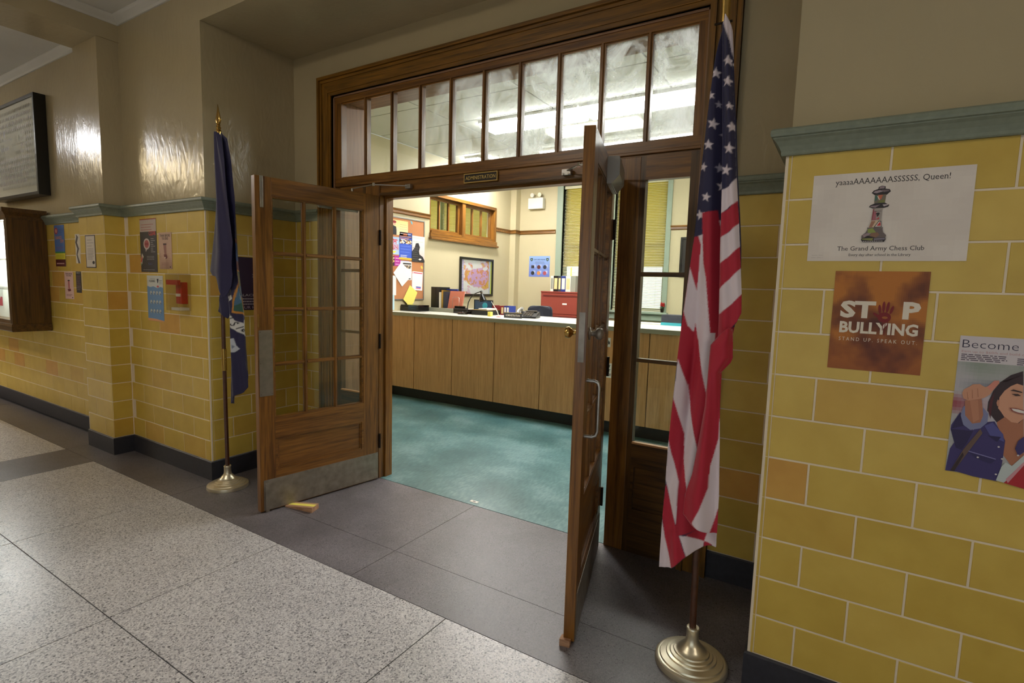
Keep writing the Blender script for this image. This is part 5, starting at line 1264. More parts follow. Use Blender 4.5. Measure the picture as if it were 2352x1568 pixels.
box('support_desk', -1.27, 3.5, 3.69, 3.90, 0.0, 1.076, 'toe_kick', None, label='dark back of the counter under the pale worktop', cat='desk')
def ctz(px, py): return at(px, py, 2, CT)
# sign taped to the counter, glimpsed past the door
s = Print(0.110, 0.150, (236,234,228)); s.text('OUT', 0.055, 0.108, .034, (30,28,28), .02, fit=.09); s.text('LIST', 0.055, 0.064, .034, (30,28,28), .02, fit=.09); s.text('OFFICE', 0.055, 0.020, .034, (30,28,28), .02, fit=.10)
s.build('paper_sign', (1.795, 3.0305, 0.590), (1,0,0), 'small white paper sign with black capitals taped low on the counter front', 'sign')
s = Print(0.070, 0.095, (206,204,198)); s.noise(0.008,0.01,0.062,0.085,6,8,lambda u,v: (60,60,60) if fbm(u,v,9,1)>0 else (220,220,214))
s.build('paper_sign', (1.812, 3.0305, 0.905), (1,0,0), 'tiny patterned sticker high on the counter front', 'sticker')

# things on the counter
def place(px, py, h=0.0): p = ctz(px, py); return p[0], p[1], CT+h
bx = at(961, 706, 1, 3.30); r = empty('printer_tray', (bx[0]-0.302, 3.42, CT), 0.0, label='low black plastic box on the counter below the bulletin board', cat='box')
hx = min(0.30, bx[0]-0.302-XL-0.01); box('case', -hx, 0.30, -0.12, 0.10, 0.002, 0.085, 'black_gloss', r, bevel=0.006); box('lid_seam', -hx+0.002, 0.298, -0.1212, -0.119, 0.050, 0.054, 'black_plastic', r)
gs = box('riser_shelf', -1.100, -0.30, 3.560, 3.900, CT+0.001, CT+0.050, 'grey_laminate', None, label='low grey riser shelf standing on the counter under the black binders', cat='shelf')
# binders and folders on the riser
def binder(x0, x1, y0, y1, z0, h, mat, label, cat, spine=None, name='binder', rz=0.0, grp='binders and folders on the counter'):
    r = empty(name, ((x0+x1)/2, (y0+y1)/2, z0), rz, label=label, cat=cat, group=grp)
    w_, d_ = (x1-x0)/2, (y1-y0)/2
    box('cover', -w_, -w_+0.003, -d_, d_, 0, h, mat, r); box('cover', w_-0.003, w_, -d_, d_, 0, h, mat, r); box('spine', -w_+0.003, w_-0.003, -d_, -d_+0.003, 0, h, mat, r)
    box('pages', -w_+0.004, w_-0.004, -d_+0.004, d_-0.01, 0.006, h-0.008, 'white_paper', r)
    if spine: box('spine_label', -w_*0.72, w_*0.72, -d_-0.0008, -d_, h*0.15, h*0.85, spine, r)
    return r
zr = CT+0.050
def xat(px, y, z=1.3): return at(px, 690, 1, y)[0]
yb = 3.66
binder(xat(990,yb), xat(1001,yb), yb, yb+0.22, zr, 0.285, 'black_plastic', 'black binder with grey squares, first from the bulletin board', 'binder')
binder(xat(1001.3,yb), xat(1010,yb), yb, yb+0.22, zr, 0.285, 'black_plastic', 'plain black binder beside the one with grey squares', 'binder')
binder(xat(1010.5,yb), xat(1015.2,yb), yb-0.02, yb+0.13, zr, 0.215, 'white_paper', 'thin white folder beside the black binders', 'folder', name='folder')
binder(xat(1016,yb), xat(1020,yb), yb-0.02, yb+0.13, zr, 0.245, 'gold_edge', 'thin gold-edged folder on the riser', 'folder', name='folder')
binder(xat(1020.5,yb), xat(1027.5,yb), yb-0.02, yb+0.13, zr, 0.225, 'navy_vinyl', 'dark folder with a slanting spine on the riser', 'folder', name='folder')
binder(xat(1022,yb+.16)+0.03, xat(1051,yb+.16), yb+0.145, yb+0.18, zr, 0.262, 'blue_binder', 'navy blue folder standing behind the salmon one', 'folder', name='folder')
x0, x1 = xat(1029.5, yb), xat(1060, yb)
sf = empty('folder', ((x0+x1)/2, yb+0.02, zr), 0.06, label='salmon folder propped in a wire stand on the counter', cat='folder', group='binders and folders on the counter')
hw = (x1-x0)/2; bm = bmesh.new(); vs = [bm.verts.new(q) for q in [(-hw-0.012,-0.012,0),(hw-0.012,-0.012,0),(hw-0.012,0.012,0),(-hw-0.012,0.012,0),(-hw+0.010,0.02,0.236),(hw+0.010,0.02,0.236),(hw+0.010,0.044,0.236),(-hw+0.010,0.044,0.236)]]
for q in BOXF: bm.faces.new([vs[i] for i in q])
bm_obj('cover', bm, 'salmon_folder', sf)
tube('wire_stand', [(-hw*0.35,-0.022,0.001),(-hw*0.35,-0.016,0.14),(-hw*0.2,-0.012,0.155),(hw*0.45,-0.012,0.155),(hw*0.6,-0.016,0.14),(hw*0.6,-0.022,0.001)], 0.003, 'chrome', sf, 8)
# long black trays with papers
x0 = ctz(1043, 719)[0]; x1 = 0.085; 
lt = empty('letter_tray', (x0+0.02, 3.42, CT), 0, label='long low black letter tray with papers on top behind the desk lamp', cat='tray')
L_ = x1-x0-0.02
box('bottom', 0.30, L_, 0, 0.30, 0.002, 0.006, 'black_plastic', lt); box('front', 0.30, L_, 0, 0.004, 0.0062, 0.062, 'black_plastic', lt); box('side', 0.30, 0.304, 0.004, 0.30, 0.0062, 0.062, 'black_plastic', lt); box('side', L_-0.004, L_, 0.004, 0.30, 0.0062, 0.062, 'black_plastic', lt); box('lid', 0.30, L_, 0, 0.30, 0.062, 0.066, 'gold_edge', lt)
b0 = empty('black_box', (x0+0.01, 3.435, CT), 0, label='black plastic box between the grey riser and the letter tray', cat='box'); box('case', -0.02, 0.29, 0.03, 0.115, 0.002, 0.050, 'black_gloss', b0, bevel=0.004); box('lid', -0.022, 0.292, 0.028, 0.117, 0.0502, 0.058, 'black_plastic', b0, bevel=0.002)
b1 = empty('stapler', (xat(1061,3.62), 3.60, zr), 0.2, label='black desk gadget lying on the grey riser behind the salmon folder', cat='stapler'); box('base', -0.09, 0.09, -0.04, 0.04, 0.001, 0.018, 'black_plastic', b1, bevel=0.004); box('arm', -0.085, 0.06, -0.025, 0.025, 0.0182, 0.042, 'black_gloss', b1, bevel=0.008)
pp = box('paper_stack', 0.42+x0, x1-0.02, 3.43, 3.66, CT+0.0665, CT+0.084, 'white_paper', None, label='stack of pale papers on the letter tray', cat='papers')
# desk lamp
lb = at(1068, 721, 2, CT); dl = empty('desk_lamp', (lb[0]+0.01, lb[1]-0.065, CT), label='black gooseneck desk lamp on the counter in front of the map', cat='lamp')
lathe('base', [(0.062,0.0),(0.066,0.006),(0.064,0.014),(0.050,0.020),(0.018,0.024),(0.010,0.034)], 'black_gloss', dl, 36)
LY = lb[1]-0.065
def lp(px, py): p = at(px, py, 1, LY); return (p[0]-lb[0]-0.01, 0.0, p[2]-CT)
neck = [lp(*q) for q in ((1073.5,717),(1073.5,706),(1076,694),(1081,684),(1088,676.5),(1096,672),(1103,670))]
tube('gooseneck', neck, 0.0065, 'black_plastic', dl, 12)
hd = Vector(lp(1105, 668)); lo2 = Vector(lp(1111, 699)); ax_ = (lo2-hd).normalized()
prof = [(0.0, -0.004), (0.012, -0.002), (0.014, 0.016), (0.013, 0.034), (0.019, 0.040), (0.036, 0.085), (0.047, 0.122), (0.0475, 0.128), (0.0445, 0.128)]
v = []; f = []; seg = 28; a1 = ax_.cross(Vector((0,1,0))).normalized(); a2 = Vector((0,1,0))
for r_, h_ in prof:
    for i in range(seg): a = 2*math.pi*i/seg; q = hd+ax_*h_+(a1*math.cos(a)+a2*math.sin(a))*r_; v.append(tuple(q))
for j in range(len(prof)-1):
    for i in range(seg): a, b = j*seg+i, j*seg+(i+1) % seg; f.append((a, b, b+seg, a+seg))
o = mesh_obj('lamp_shade', v, f, 'black_gloss', dl, smooth=True)
v, f = [], []
mb = MB(); 
for z0 in (0.020, 0.026): 
    pts = [tuple(hd+ax_*z0+(a1*math.cos(a)+a2*math.sin(a))*0.0145) for a in [2*math.pi*i/18 for i in range(19)]]; vv_, ff2 = tubemesh(pts, 0.0012, 6); mb.add(vv_, ff2)
mb.build('brass_ring', 'brass', dl)
# framed blue-grey board standing behind the tray
yq = 3.74; x0, x1 = at(1089,700,1,yq)[0], at(1131.5,700,1,yq)[0]; z1 = at(1110,688.5,1,yq)[2]
mn = empty('display_board', ((x0+x1)/2, yq, CT), label='small blue-grey board with a black frame standing on the counter', cat='board'); hw = (x1-x0)/2; hh = z1-CT
box('face', -hw+0.010, hw-0.010, 0.0, 0.010, 0.012, hh-0.010, 'blue_folder', mn)
for q in ((-hw, -hw+0.010, 0.001, hh), (hw-0.010, hw, 0.001, hh), (-hw+.010, hw-.010, hh-0.010, hh), (-hw+.010, hw-.010, 0.001, 0.012)): box('frame', q[0], q[1], -0.004, 0.014, q[2], q[3], 'black_plastic', mn)
lathe('disc_sign', [(0.040,0),(0.040,0.003)], 'teal_paper', None, 28, label='round teal sticker sign in front of the blue-grey board', cat='sign').matrix_world = Matrix.Translation((at(1111,704,1,3.66)[0], 3.688, CT+0.110)) @ Matrix.Rotation(math.pi/2, 4, 'X')
p = ctz(1122, 726.5); nb_ = empty('note_block', (p[0], p[1]+0.03, CT), label='small bright yellow note block beside the letter tray', cat='note pad'); box('pad', -0.021, 0.021, -0.02, 0.03, 0.001, 0.056, 'yellow_paper', nb_, bevel=0.001)
# red and blue binders
yb2 = 3.71
def xz(px): return at(px, 712, 1, yb2)[0]
hb_ = at(1150, 702, 1, yb2)[2]-CT
binder(xz(1131), xz(1150), yb2, yb2+0.16, CT, hb_, 'maroon_binder', 'thick maroon binder on the counter beside the blue ones', 'binder')
binder(xz(1150.4), xz(1157), yb2, yb2+0.16, CT, hb_-0.002, 'maroon_binder', 'maroon binder with a cream spine label', 'binder', 'cream_label')
binder(xz(1157.4), xz(1163), yb2, yb2+0.16, CT, hb_, 'blue_binder', 'blue binder with a pale spine label next to the maroon ones', 'binder', 'white_paper')
binder(xz(1163.4), xz(1169.5), yb2, yb2+0.16, CT, hb_, 'blue_binder', 'blue binder at the end of the row on the counter', 'binder', 'white_paper')
p = ctz(1145, 728); pn = empty('pen_stand', (p[0], p[1], CT), label='white pen leaning in a small red base on the counter', cat='pen')
lathe('base', [(0.030,0),(0.030,0.003),(0.010,0.006)], 'red_plastic', pn, 24)
q1 = at(1128.5, 692, 1, p[1]); tube('pen', [(0.004,0,0.005),(-0.018,0,0.065),(q1[0]-p[0], 0, q1[2]-CT)], [0.0045,0.005,0.0025], 'white_plastic', pn, 10)
# name plate
pa, pb = ctz(1152, 729.5), ctz(1195, 731)
wn = math.hypot(pb[0]-pa[0], 0.0)+0.06; s = Print(0.245, 0.064, (50,50,56), 0.008); s.rect(0, 0.060, 0.245, 0.064, (206,176,80)); s.text('ADMINISTRATION', 0.122, 0.020, 0.032, (216,210,200), 0.02, fit=0.20)
s.build('name_plate', (pa[0], 3.26, CT+0.001), (1,0,0), 'dark name plate reading ADMINISTRATION standing on the counter', 'name plate')
# telephone
ph = ctz(1222, 729); ph = empty('telephone', (ph[0]+0.0, 3.46, CT), 0.25, label='black desk telephone with a silver handset on the counter', cat='telephone'); ph.scale = (1.15, 1.15, 1.3)
bm = bmesh.new(); vs = [bm.verts.new(q) for q in [(-0.10,-0.09,0.002),(0.12,-0.09,0.002),(0.12,0.10,0.002),(-0.10,0.10,0.002),(-0.10,-0.085,0.016),(0.12,-0.085,0.016),(0.12,0.09,0.060),(-0.10,0.09,0.060)]]
for q in BOXF: bm.faces.new([vs[i] for i in q])
bmesh.ops.bevel(bm, geom=list(bm.edges), offset=0.004, segments=2, affect='EDGES'); bm_obj('body', bm, 'black_plastic', ph)
tube('handset', [(-0.078,-0.085,0.045),(-0.078,-0.075,0.058),(-0.078,-0.02,0.072),(-0.078,0.05,0.086),(-0.078,0.085,0.078)], [0.017,0.016,0.011,0.012,0.018], 'silver_paint', ph, 14, label='silver grey handset')
mb = MB()
for i in range(4):
    for j in range(4): y = -0.06+0.028*j; mb.box(-0.03+0.026*i, -0.012+0.026*i, y, y+0.018, 0.020+(y+0.085)*0.25, 0.0265+(y+0.085)*0.25)
mb.build('key', 'dull_steel', ph); box('display', -0.035, 0.09, 0.055, 0.085, 0.060, 0.066, 'dull_steel', ph)
# papers and a blue box at the far end of the counter
pq = ctz(1500, 744); box('paper_stack', pq[0]-0.18, pq[0]+0.16, pq[1]-0.10, pq[1]+0.08, CT+0.001, CT+0.012, 'white_paper', None, label='loose white papers on the counter seen through the sidelight', cat='papers')
pq = ctz(1553, 745); bb = empty('tissue_box', (pq[0]+0.02, pq[1]-0.2, CT), label='dark blue box with a light blue band at the end of the counter', cat='box'); box('body', -0.11, 0.15, -0.08, 0.10, 0.032, 0.115, 'navy_vinyl', bb, bevel=0.003); box('band', -0.112, 0.152, -0.082, 0.102, 0.001, 0.0315, 'teal_paper', bb)

# ------------------------------------------------------------------ furniture behind the counter
ch_y = 4.75; cz = at(1243, 702, 1, ch_y)[2]; cxm = at(1243, 702, 1, ch_y)[0]; cwd = (at(1272,715,1,ch_y)[0]-at(1215,715,1,ch_y)[0])/2
oc = empty('office_chair', (cxm, ch_y+0.02, 0), 0.0, label='dark grey office chair with rounded backrest behind the counter', cat='chair')
bm = bmesh.new(); n = 24; H_ = 0.46; front = []; backv = []
for i in range(n):
    a = 2*math.pi*i/n; ex = 0.32; cxx = cwd*(abs(math.cos(a))**ex)*(1 if math.cos(a) > 0 else -1); czz = cz-H_/2+H_/2*(abs(math.sin(a))**ex)*(1 if math.sin(a) > 0 else -1)
    front.append(bm.verts.new((cxx, -0.03-0.05*(cxx/cwd)**2, czz))); backv.append(bm.verts.new((cxx*0.96, 0.03-0.05*(cxx/cwd)**2, czz)))
bm.faces.new(front[::-1]); bm.faces.new(backv)
for i in range(n): j = (i+1) % n; bm.faces.new((front[i], front[j], backv[j], backv[i]))
bmesh.ops.bevel(bm, geom=[e for e in bm.edges if not (e.verts[0] in front) ^ (e.verts[1] in front)], offset=0.012, segments=2, affect='EDGES')
bm_obj('backrest', bm, 'navy_vinyl', oc, smooth=False)
box('seat', -cwd, cwd, -0.42, 0.02, 0.52, 0.60, 'navy_vinyl', oc, bevel=0.03); box('back_stem', -0.03, 0.03, 0.03, 0.055, 0.48, cz-0.2, 'black_plastic', oc, bevel=0.004); box('seat_bracket', -0.03, 0.03, -0.2, 0.055, 0.49, 0.518, 'black_plastic', oc)
tube('gas_column', [(0,-0.2,0.09),(0,-0.2,0.49)], 0.026, 'black_plastic', oc)
for k in range(5):
    a = 2*math.pi*k/5; tube('leg', [(0.02*math.cos(a),-0.2+0.02*math.sin(a),0.10),(0.28*math.cos(a),-0.2+0.28*math.sin(a),0.075)], [0.022,0.014], 'black_plastic', oc, 8); tube('caster', [(0.28*math.cos(a)-0.012,-0.2+0.28*math.sin(a),0.028),(0.28*math.cos(a)+0.012,-0.2+0.28*math.sin(a),0.028)], 0.027, 'black_plastic', oc, 14)
# second chair, only its rounded edge shows past the frame
c2 = at(1468, 735, 1, 4.6); o2 = empty('office_chair', (c2[0]-0.16, 4.6, 0), 0.5, label='dark office chair whose backrest edge shows through the sidelight', cat='chair')
zc2 = at(1470, 724, 1, 4.6)[2]
for ch in oc.children:
    c = ch.copy(); COL.objects.link(c); c.parent = o2; c.scale = (0.85, 1, zc2/cz)
# filing cabinets
fy = 5.72; fz = at(1242, 668, 1, fy)[2]; fx = at(1242, 680, 1, fy)[0]
def cabinet(x, label):
    r = empty('filing_cabinet', (x, fy, 0), label=label, cat='filing cabinet'); w_ = 0.91
    box('body', 0, w_, 0.012, 0.455, 0.0, fz-0.02, 'red_cabinet', r); box('top', -0.001, w_+0.001, 0.0, 0.456, fz-0.0195, fz, 'red_cabinet', r)
    hgt = (fz-0.09)/4
    for k in range(4):
        z0 = 0.05+k*(hgt+0.004); d = box('drawer', 0.012, w_-0.012, 0.0, 0.0115, z0, z0+hgt-0.006, 'red_cabinet', r)
        box('recessed_pull', 0.05, w_-0.05, -0.006, -0.0005, z0+hgt-0.055, z0+hgt-0.030, 'red_cabinet_dark', d)
        box('label_holder', w_/2-0.05, w_/2+0.03, -0.003, -0.0005, z0+hgt*0.45, z0+hgt*0.45+0.025, 'white_paper', d)
    return r
cabinet(fx, 'red four-drawer filing cabinet under the window beside the blue safety poster')
# binders on the cabinet
def xb(px): return at(px, 650, 1, fy+0.06)[0]
bh = at(1264, 633, 1, fy+0.06)[2]-fz
for i, (a, b, mat, spn, lb_) in enumerate(((1264.5,1271,'white_plastic','grey_laminate','pale grey binder at the start of the row on the red cabinet'),(1271.5,1281.5,'black_plastic','cream_label','black binder with a wide cream spine on the red cabinet'),(1282,1288.5,'navy_vinyl','cream_label','narrow dark binder with a cream spine on the red cabinet'),(1288.8,1299,'blue_binder','white_plastic','dark blue binder with a long white label on the red cabinet'),(1299.3,1310.5,'white_plastic','cream_label','white binder with a pinkish label on the red cabinet'),(1311,1322,'grey_laminate',None,'grey binder at the end of the row next to the open door'))):
    binder(xb(a), xb(b), fy+0.06, fy+0.34, fz, bh*(1.0 if i != 4 else 0.99), mat, lb_, 'binder', spn, grp='binders on the filing cabinet')
ru = at(1302, 630, 1, fy+0.2); box('ruler', ru[0]-0.012, ru[0]+0.012, fy+0.355, fy+0.359, fz, ru[2]+0.12, 'yellow_paper', None, label='yellow strip standing behind the binders', cat='ruler')
# flower pot on the sill
fp = at(1521, 700, 1, YB-0.045); fl_ = empty('potted_flower', (fp[0], YB-0.040, 1.1545), label='red flower in a small pot on the green window sill', cat='plant')
lathe('pot', [(0.020,0),(0.028,0.050),(0.031,0.055),(0.026,0.055)], 'dark_bronze', fl_, 20); tube('stem', [(0,0,0.04),(0.004,0,fp[2]-1.16)], 0.003, 'leaf_green', fl_, 6)
rr = random.Random(4); mb = MB()
for k in range(26):
    a, e = rr.uniform(0, 6.28), rr.uniform(-0.7, 1.3); d = Vector((math.cos(a)*math.cos(e), math.sin(a)*math.cos(e), math.sin(e))); c = Vector((0.004, 0, fp[2]-1.1545))
    s_ = d.cross(Vector((0,0,1))).normalized()*0.016; u = d.cross(s_).normalized()*0.006; t_ = c+d*rr.uniform(0.040, 0.056); md = c+d*0.03
    mb.add([tuple(c), tuple(md+s_+u), tuple(t_), tuple(md-s_+u), tuple(md+u*2)], [(0,1,4),(1,2,4),(2,3,4),(3,0,4),(0,3,2,1)])
mb.build('petals', 'petal_red', fl_); mb = MB()
for k in range(6):
    a = k*1.05; d = Vector((math.cos(a), math.sin(a)*0.5, 0.5)).normalized(); c = Vector((0,0,0.05)); s_ = d.cross(Vector((0,0,1))).normalized()*0.012; mb.add([tuple(c), tuple(c+d*0.03+s_), tuple(c+d*0.06), tuple(c+d*0.03-s_), tuple(c+d*0.03+Vector((0,0,0.004)))], [(0,1,4),(1,2,4),(2,3,4),(3,0,4),(0,3,2,1)])
mb.build('leaves', 'leaf_green', fl_)

# ------------------------------------------------------------------ on the office walls
bb_ = empty('bulletin_board', (XL, 3.27, 1.81), label='cork bulletin board in an aluminium frame on the office side wall', cat='board')
by0, by1, bz0_, bz1_ = 2.02-3.27, 3.765-3.27, 1.262-1.81, 2.372-1.81
box('cork', 0.002, 0.014, by0+0.018, by1-0.018, bz0_+0.018, bz1_-0.018, 'cork', bb_)
for q in ((by0, by0+.018, bz0_, bz1_), (by1-.018, by1, bz0_, bz1_), (by0+.018, by1-.018, bz0_, bz0_+.018), (by0+.018, by1-.018, bz1_-.018, bz1_)): box('frame', 0.001, 0.020, q[0], q[1], q[2], q[3], 'alu', bb_, bevel=0.002)
def wp_(px, py): p = at(px, py, 0, XL); return p[1], p[2]
def zq(x, y): return wp_(890+x/5.407, 430+y/5.407)
def wallsheet(x0, y0, x1, y1, bg, paint, label, lift=0.0155, tilt=0, name='flyer', cat='flyer', grp='flyers on the bulletin board'):
    """corner pixels in the enlarged view of the board: x0,y0 upper left, x1,y1 lower right"""
    a, zt_ = zq(x0, y0); b, zb_ = zq(x1, y1); w_, h_ = b-a, zt_-zb_; s = Print(w_, h_, bg, 0.0005); paint(s, w_, h_)
    return s.build(name, (XL+lift, a, zb_), (0,1,0), label, cat, grp, tilt=tilt)
def f1(s, w, h):
    s.noise(0,0,w,h,10,14,lambda u,v: mixc((240,226,190),(246,214,140),v)); s.poly([(w*.30,0),(w*.55,0),(w*.50,h*.55),(w*.38,h*.62),(w*.30,h*.5)], (34,34,40)); s.ell(w*.42,h*.74,w*.07,h*.11,(226,180,150)); s.ell(w*.42,h*.86,w*.09,h*.09,(150,40,50)); s.poly([(w*.52,0),(w*.66,h*.1),(w*.60,h*.56),(w*.52,h*.45)], (240,216,180)); s.lines(w*.66,w*.96,h*.75,3,.03,.004,(170,150,110))
wallsheet(-60, 378, 243, 610, (240,226,190), f1, 'cream flyer with a red-haired figure in black at the top of the board')
def f2(s, w, h): s.rect(0,h*.78,w,h,(44,66,140)); s.lines(w*.1,w*.9,h*.96,1,.01,.01,(200,206,220)); s.text('OPEN', w*.45,h*.885,.04,(226,120,60),.02,fit=w*.3); s.lines(w*.05,w*.95,h*.86,2,.025,.01,(226,150,90)); s.noise(w*.04,h*.58,w*.96,h*.74,12,5,lambda u,v: [(230,226,220),(40,60,110),(200,150,60),(90,60,50)][int(abs(fbm(u,v,7,3))*12)%4]); s.rect(0,0,w,h*.56,(60,92,200)); s.lines(w*.1,w*.9,h*.5,6,.04,.006,(120,146,230)); s.rect(0,0,w,h*.07,(236,190,60)); s.lines(w*.1,w*.6,h*.16,2,.02,.008,(230,230,236))
wallsheet(136, 550, 294, 905, (60,92,200), f2, 'blue flyer with an orange heading and a strip of small photographs')
def f3(s, w, h): s.noise(0,0,w,h,10,16,lambda u,v: mixc((226,190,184),(222,224,226),v*1.2)); s.poly([(0,0),(w,0),(w,h*.08),(w*.85,h*.22),(w*.6,h*.3),(w*.55,h*.42),(w*.62,h*.58),(w*.5,h*.74),(w*.3,h*.72),(w*.2,h*.55),(0,h*.4)], (36,36,40)); s.poly([(w*.5,h*.10),(w*.62,h*.15),(w*.78,h*.12),(w*.65,h*.07)], (226,220,216)); s.lines(w*.05,w*.95,h*.95,2,.05,.018,(200,206,206)); s.lines(w*.04,w*.5,h*.55,7,.03,.006,(90,90,94))
wallsheet(292, 598, 445, 935, (222,220,220), f3, 'pale flyer with a dark seated silhouette', 0.0210)
def f4(s, w, h): s.text('PATH',w*.42,h*.62,.085,(206,40,50),.03,fit=w*.70); s.text('SCIENCE',w*.62,h*.42,.05,(206,40,60),.02,fit=w*.6); s.text('& MATH',w*.62,h*.26,.055,(206,40,60),.02,fit=w*.6); s.lines(w*.1,w*.9,h*.86,1,.03,.014,(206,60,60)); s.poly([(w*.45,h*.2),(w*.8,h*.2),(w*.62,0.01)], (240,226,90)); s.lines(w*.1,w*.9,h*.96,1,.01,.004,(120,150,190))
wallsheet(-50, 598, 140, 838, (178,204,236), f4, 'light blue flyer reading PATH SCIENCE MATH in red')
def f5(s, w, h): s.rect(w*.6,0,w,h,(176,40,150)); s.noise(0,h*.3,w*.6,h,7,7,lambda u,v: [(236,206,170),(200,60,70),(240,226,120),(90,50,60)][int(abs(fbm(u,v,6,9))*12)%4]); s.rect(0,0,w*.6,h*.3,(60,30,50)); s.lines(w*.66,w*.96,h*.8,3,.04,.014,(230,170,220))
wallsheet(-40, 835, 152, 980, (176,60,130), f5, 'purple and red flyer with small food pictures')
def f6(s, w, h): s.rect(w*.22,h*.84,w*.95,h*.92,(40,36,36)); s.noise(w*.15,h*.62,w*.95,h*.80,9,5,lambda u,v: [(60,56,54),(140,120,104),(200,180,150)][int(abs(fbm(u,v,8,5))*12)%3]); s.rect(w*.7,h*.04,w*.92,h*.09,(40,36,40))
wallsheet(150, 915, 288, 1152, (240,240,238), f6, 'white flyer with a black heading and group photograph', 0.0162)
def f7(s, w, h): s.rect(w*.05,h*.90,w*.95,h*.95,(206,60,90)); s.rect(w*.35,h*.14,w*.85,h*.20,(60,60,170)); s.rect(w*.35,h*.08,w*.85,h*.12,(206,60,120))
wallsheet(300, 1040, 418, 1275, (244,242,244), f7, 'white slip with a pink heading and blue stripe pinned near the frame', 0.0170, -0.05)
wallsheet(294, 1045, 360, 1262, (240,236,240), f7, 'narrow white slip half under the other slip', 0.0160)
wallsheet(-40, 1090, 96, 1340, (240,240,244), lambda s, w, h: s.lines(w*.5,w*.62,h*.8,5,.05,.01,(206,60,90)), 'blank white sheet at the door side of the board', 0.0162)
wallsheet(-40, 1335, 70, 1520, (196,226,236), lambda s, w, h: None, 'pale blue sheet hanging below the board', 0.0228)
def quadsheet(pts, bg, label, lift):
    p = [zq(*q) for q in pts]; a0 = min(q[0] for q in p); z0 = min(q[1] for q in p)
    s = Print.__new__(Print); s.w = s.h = 0; s.v = []; s.f = []; s.c = []; s.t = 0; s.z = 0.0005
    q = [(u-a0, v-z0) for u, v in p]; n = len(q)
    s.v = [(u, v, 0.0005) for u, v in q]+[(u, v, 0) for u, v in q]; s.f = [tuple(range(n)), tuple(range(n, 2*n))[::-1]]+[(i, (i+1) % n, (i+1) % n+n, i+n)[::-1] for i in range(n)]; s.c = [bg]*len(s.f)
    return s.build('flyer', (XL+lift, a0, z0), (0,1,0), label, 'flyer', 'flyers on the bulletin board')
quadsheet([(58,1060),(165,1232),(240,1150),(285,1060),(180,960),(150,935)], (246,246,244), 'large blank white sheet hanging by one corner like a diamond', 0.0235)
quadsheet([(178,1390),(255,1475),(305,1440),(355,1305),(262,1212)], (248,236,120), 'yellow sheet hanging crooked across the bottom edge of the board', 0.0245)
quadsheet([(274,420),(283,415),(299,440),(299,468),(288,455)], (90,180,206), 'scrap of light blue paper near the top of the cork', 0.0155)
quadsheet([(402,978),(418,975),(428,1000),(420,1018),(405,1000)], (236,200,90), 'small yellow tag near the frame of the board', 0.0155)
# framed map
my0, my1, mz0, mz1 = 4.600, 5.518, 1.316, 1.932
mp = empty('framed_map', (XL, (my0+my1)/2, (mz0+mz1)/2), label='black framed pink and orange street map on the office side wall', cat='map')
hy, hz = (my1-my0)/2, (mz1-mz0)/2
for q in ((-hy,-hy+.035,-hz,hz),(hy-.035,hy,-hz,hz),(-hy+.035,hy-.035,-hz,-hz+.035),(-hy+.035,hy-.035,hz-.035,hz)): box('frame', 0.001, 0.030, q[0], q[1], q[2], q[3], 'black_frame', mp, bevel=0.003)
s = Print(2*hy-.07, 2*hz-.07, (240,236,244)); W_, H_ = 2*hy-.07, 2*hz-.07
def mapc(u, v):
    n = fbm(u, v, 3.0, 8.0); n2 = fbm(u, v, 13, 2.0)
    if u < 0.08: return (226,206,240) if int(v*40) % 2 else (180,170,230)
    if u > 0.90: return (208,216,110) if u > 0.95 else (206,206,240)
    if abs((v-0.36)+(u-0.1)*0.62) < 0.022: return (246,244,246)
    if (u-0.55)**2+(v-0.5)**2 < 0.09+0.05*n: return mixc((222,170,226), (236,196,232), n2*3) if n2 < 0.16 else (230,150,110)
    if n > 0.03: return mixc((230,150,60), (236,190,90), n2*4)
    if n < -0.12: return (246,240,246)
    return mixc((238,200,228), (232,160,160), 0.5+2*n2)
s.noise(0, 0, W_, H_, 64, 50, mapc); s.build('map_sheet', (0.010, -hy+.035, -hz+.035), (0,1,0), cat=None, parent=mp)
box('pane', 0.020, 0.022, -hy+.03, hy-.03, -hz+.03, hz-.03, 'clear_glass', mp)
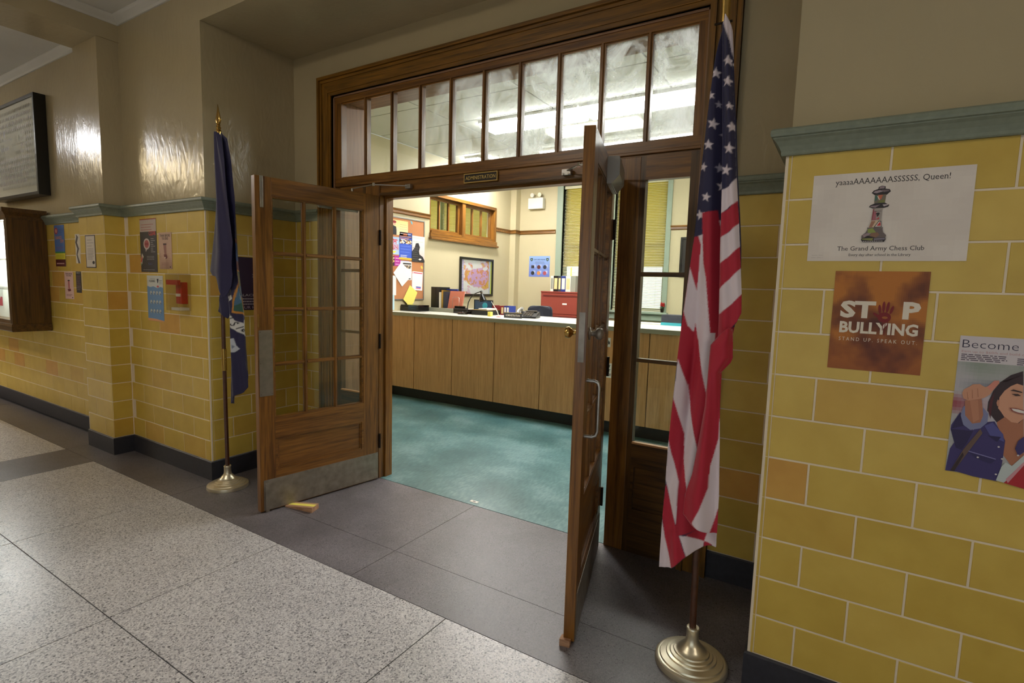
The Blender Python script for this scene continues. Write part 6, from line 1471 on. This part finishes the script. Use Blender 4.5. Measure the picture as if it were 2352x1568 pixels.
# emergency lights and safety poster on the back wall
e0_, e1_ = at(1219, 457, 1, YB), at(1252, 480, 1, YB)
el = empty('emergency_light', ((e0_[0]+e1_[0])/2, YB, (e0_[2]+e1_[2])/2), label='white emergency light unit with two lamp heads high on the office wall', cat='emergency light')
hw, hh = (e1_[0]-e0_[0])/2, (e0_[2]-e1_[2])/2
box('housing', -hw, hw, -0.09, -0.001, -hh, hh, 'white_plastic', el, bevel=0.012)
for sx in (-1, 1):
    tube('lamp_bracket', [(sx*hw*.5,-0.045,hh-0.002),(sx*hw*.5,-0.045,hh+0.03)], 0.008, 'white_plastic', el, 10)
    tube('lamp_head', [(sx*hw*.5,-0.02,hh+0.055),(sx*hw*.5,-0.06,hh+0.050),(sx*hw*.5,-0.085,hh+0.048)], [0.020,0.034,0.036], 'white_plastic' if sx < 0 else 'chrome', el, 18)
p0_, p1_ = at(1216, 588, 1, YB), at(1262, 636, 1, YB); w_, h_ = p1_[0]-p0_[0], p0_[2]-p1_[2]
s = Print(w_, h_, (120,146,206)); s.noise(0,0,w_,h_,8,8,lambda u,v: mixc((104,120,196),(142,176,224),v)); s.text('STAY SAFE ONLINE', w_*.5, h_*.80, .03, (40,50,96), .02, fit=w_*.55); s.lines(w_*.3, w_*.75, h_*.72, 2, .02, .006, (90,90,120))
for x in (.12, .88): s.poly([(w_*(x-.06),h_*.90),(w_*(x+.06),h_*.90),(w_*(x+.06),h_*.80),(w_*x,h_*.74),(w_*(x-.06),h_*.80)], (40,60,70)); s.ell(w_*x,h_*.83,w_*.03,h_*.03,(150,180,150),8)
for i, c in enumerate(((50,46,56),(90,40,40),(40,44,60),(36,40,44),(206,140,80),(170,80,90))):
    x, y = w_*(.19+.29*(i % 3)), h_*(.47-.29*(i//3)); s.rect(x+w_*.02, y-h_*.02, x+w_*.13, y+h_*.12, (176,186,222)); s.ell(x, y, w_*.085, h_*.095, c, 16) if i else s.rect(x-w_*.08, y-h_*.06, x+w_*.07, y+h_*.08, c)
s.build('poster', (p0_[0], YB-0.0012, p1_[2]), (1,0,0), 'square blue safety poster with six round pictures beside the red cabinets', 'poster')
fa, fb_ = at(1565, 545, 1, YB), at(1562, 636, 1, YB)
fr = empty('framed_notice', (fa[0], YB, (fa[2]+fb_[2])/2), label='dark framed notice on the office wall seen through the sidelight', cat='picture'); hh = (fa[2]-fb_[2])/2
box('backing', 0.03, 0.42, -0.012, -0.001, -hh+.03, hh-.03, 'dark_print', fr)
for q in ((0,.03,-hh,hh),(.42,.45,-hh,hh),(.03,.42,-hh,-hh+.03),(.03,.42,hh-.03,hh)): box('frame', q[0], q[1], -0.025, -0.001, q[2], q[3], 'black_frame', fr)
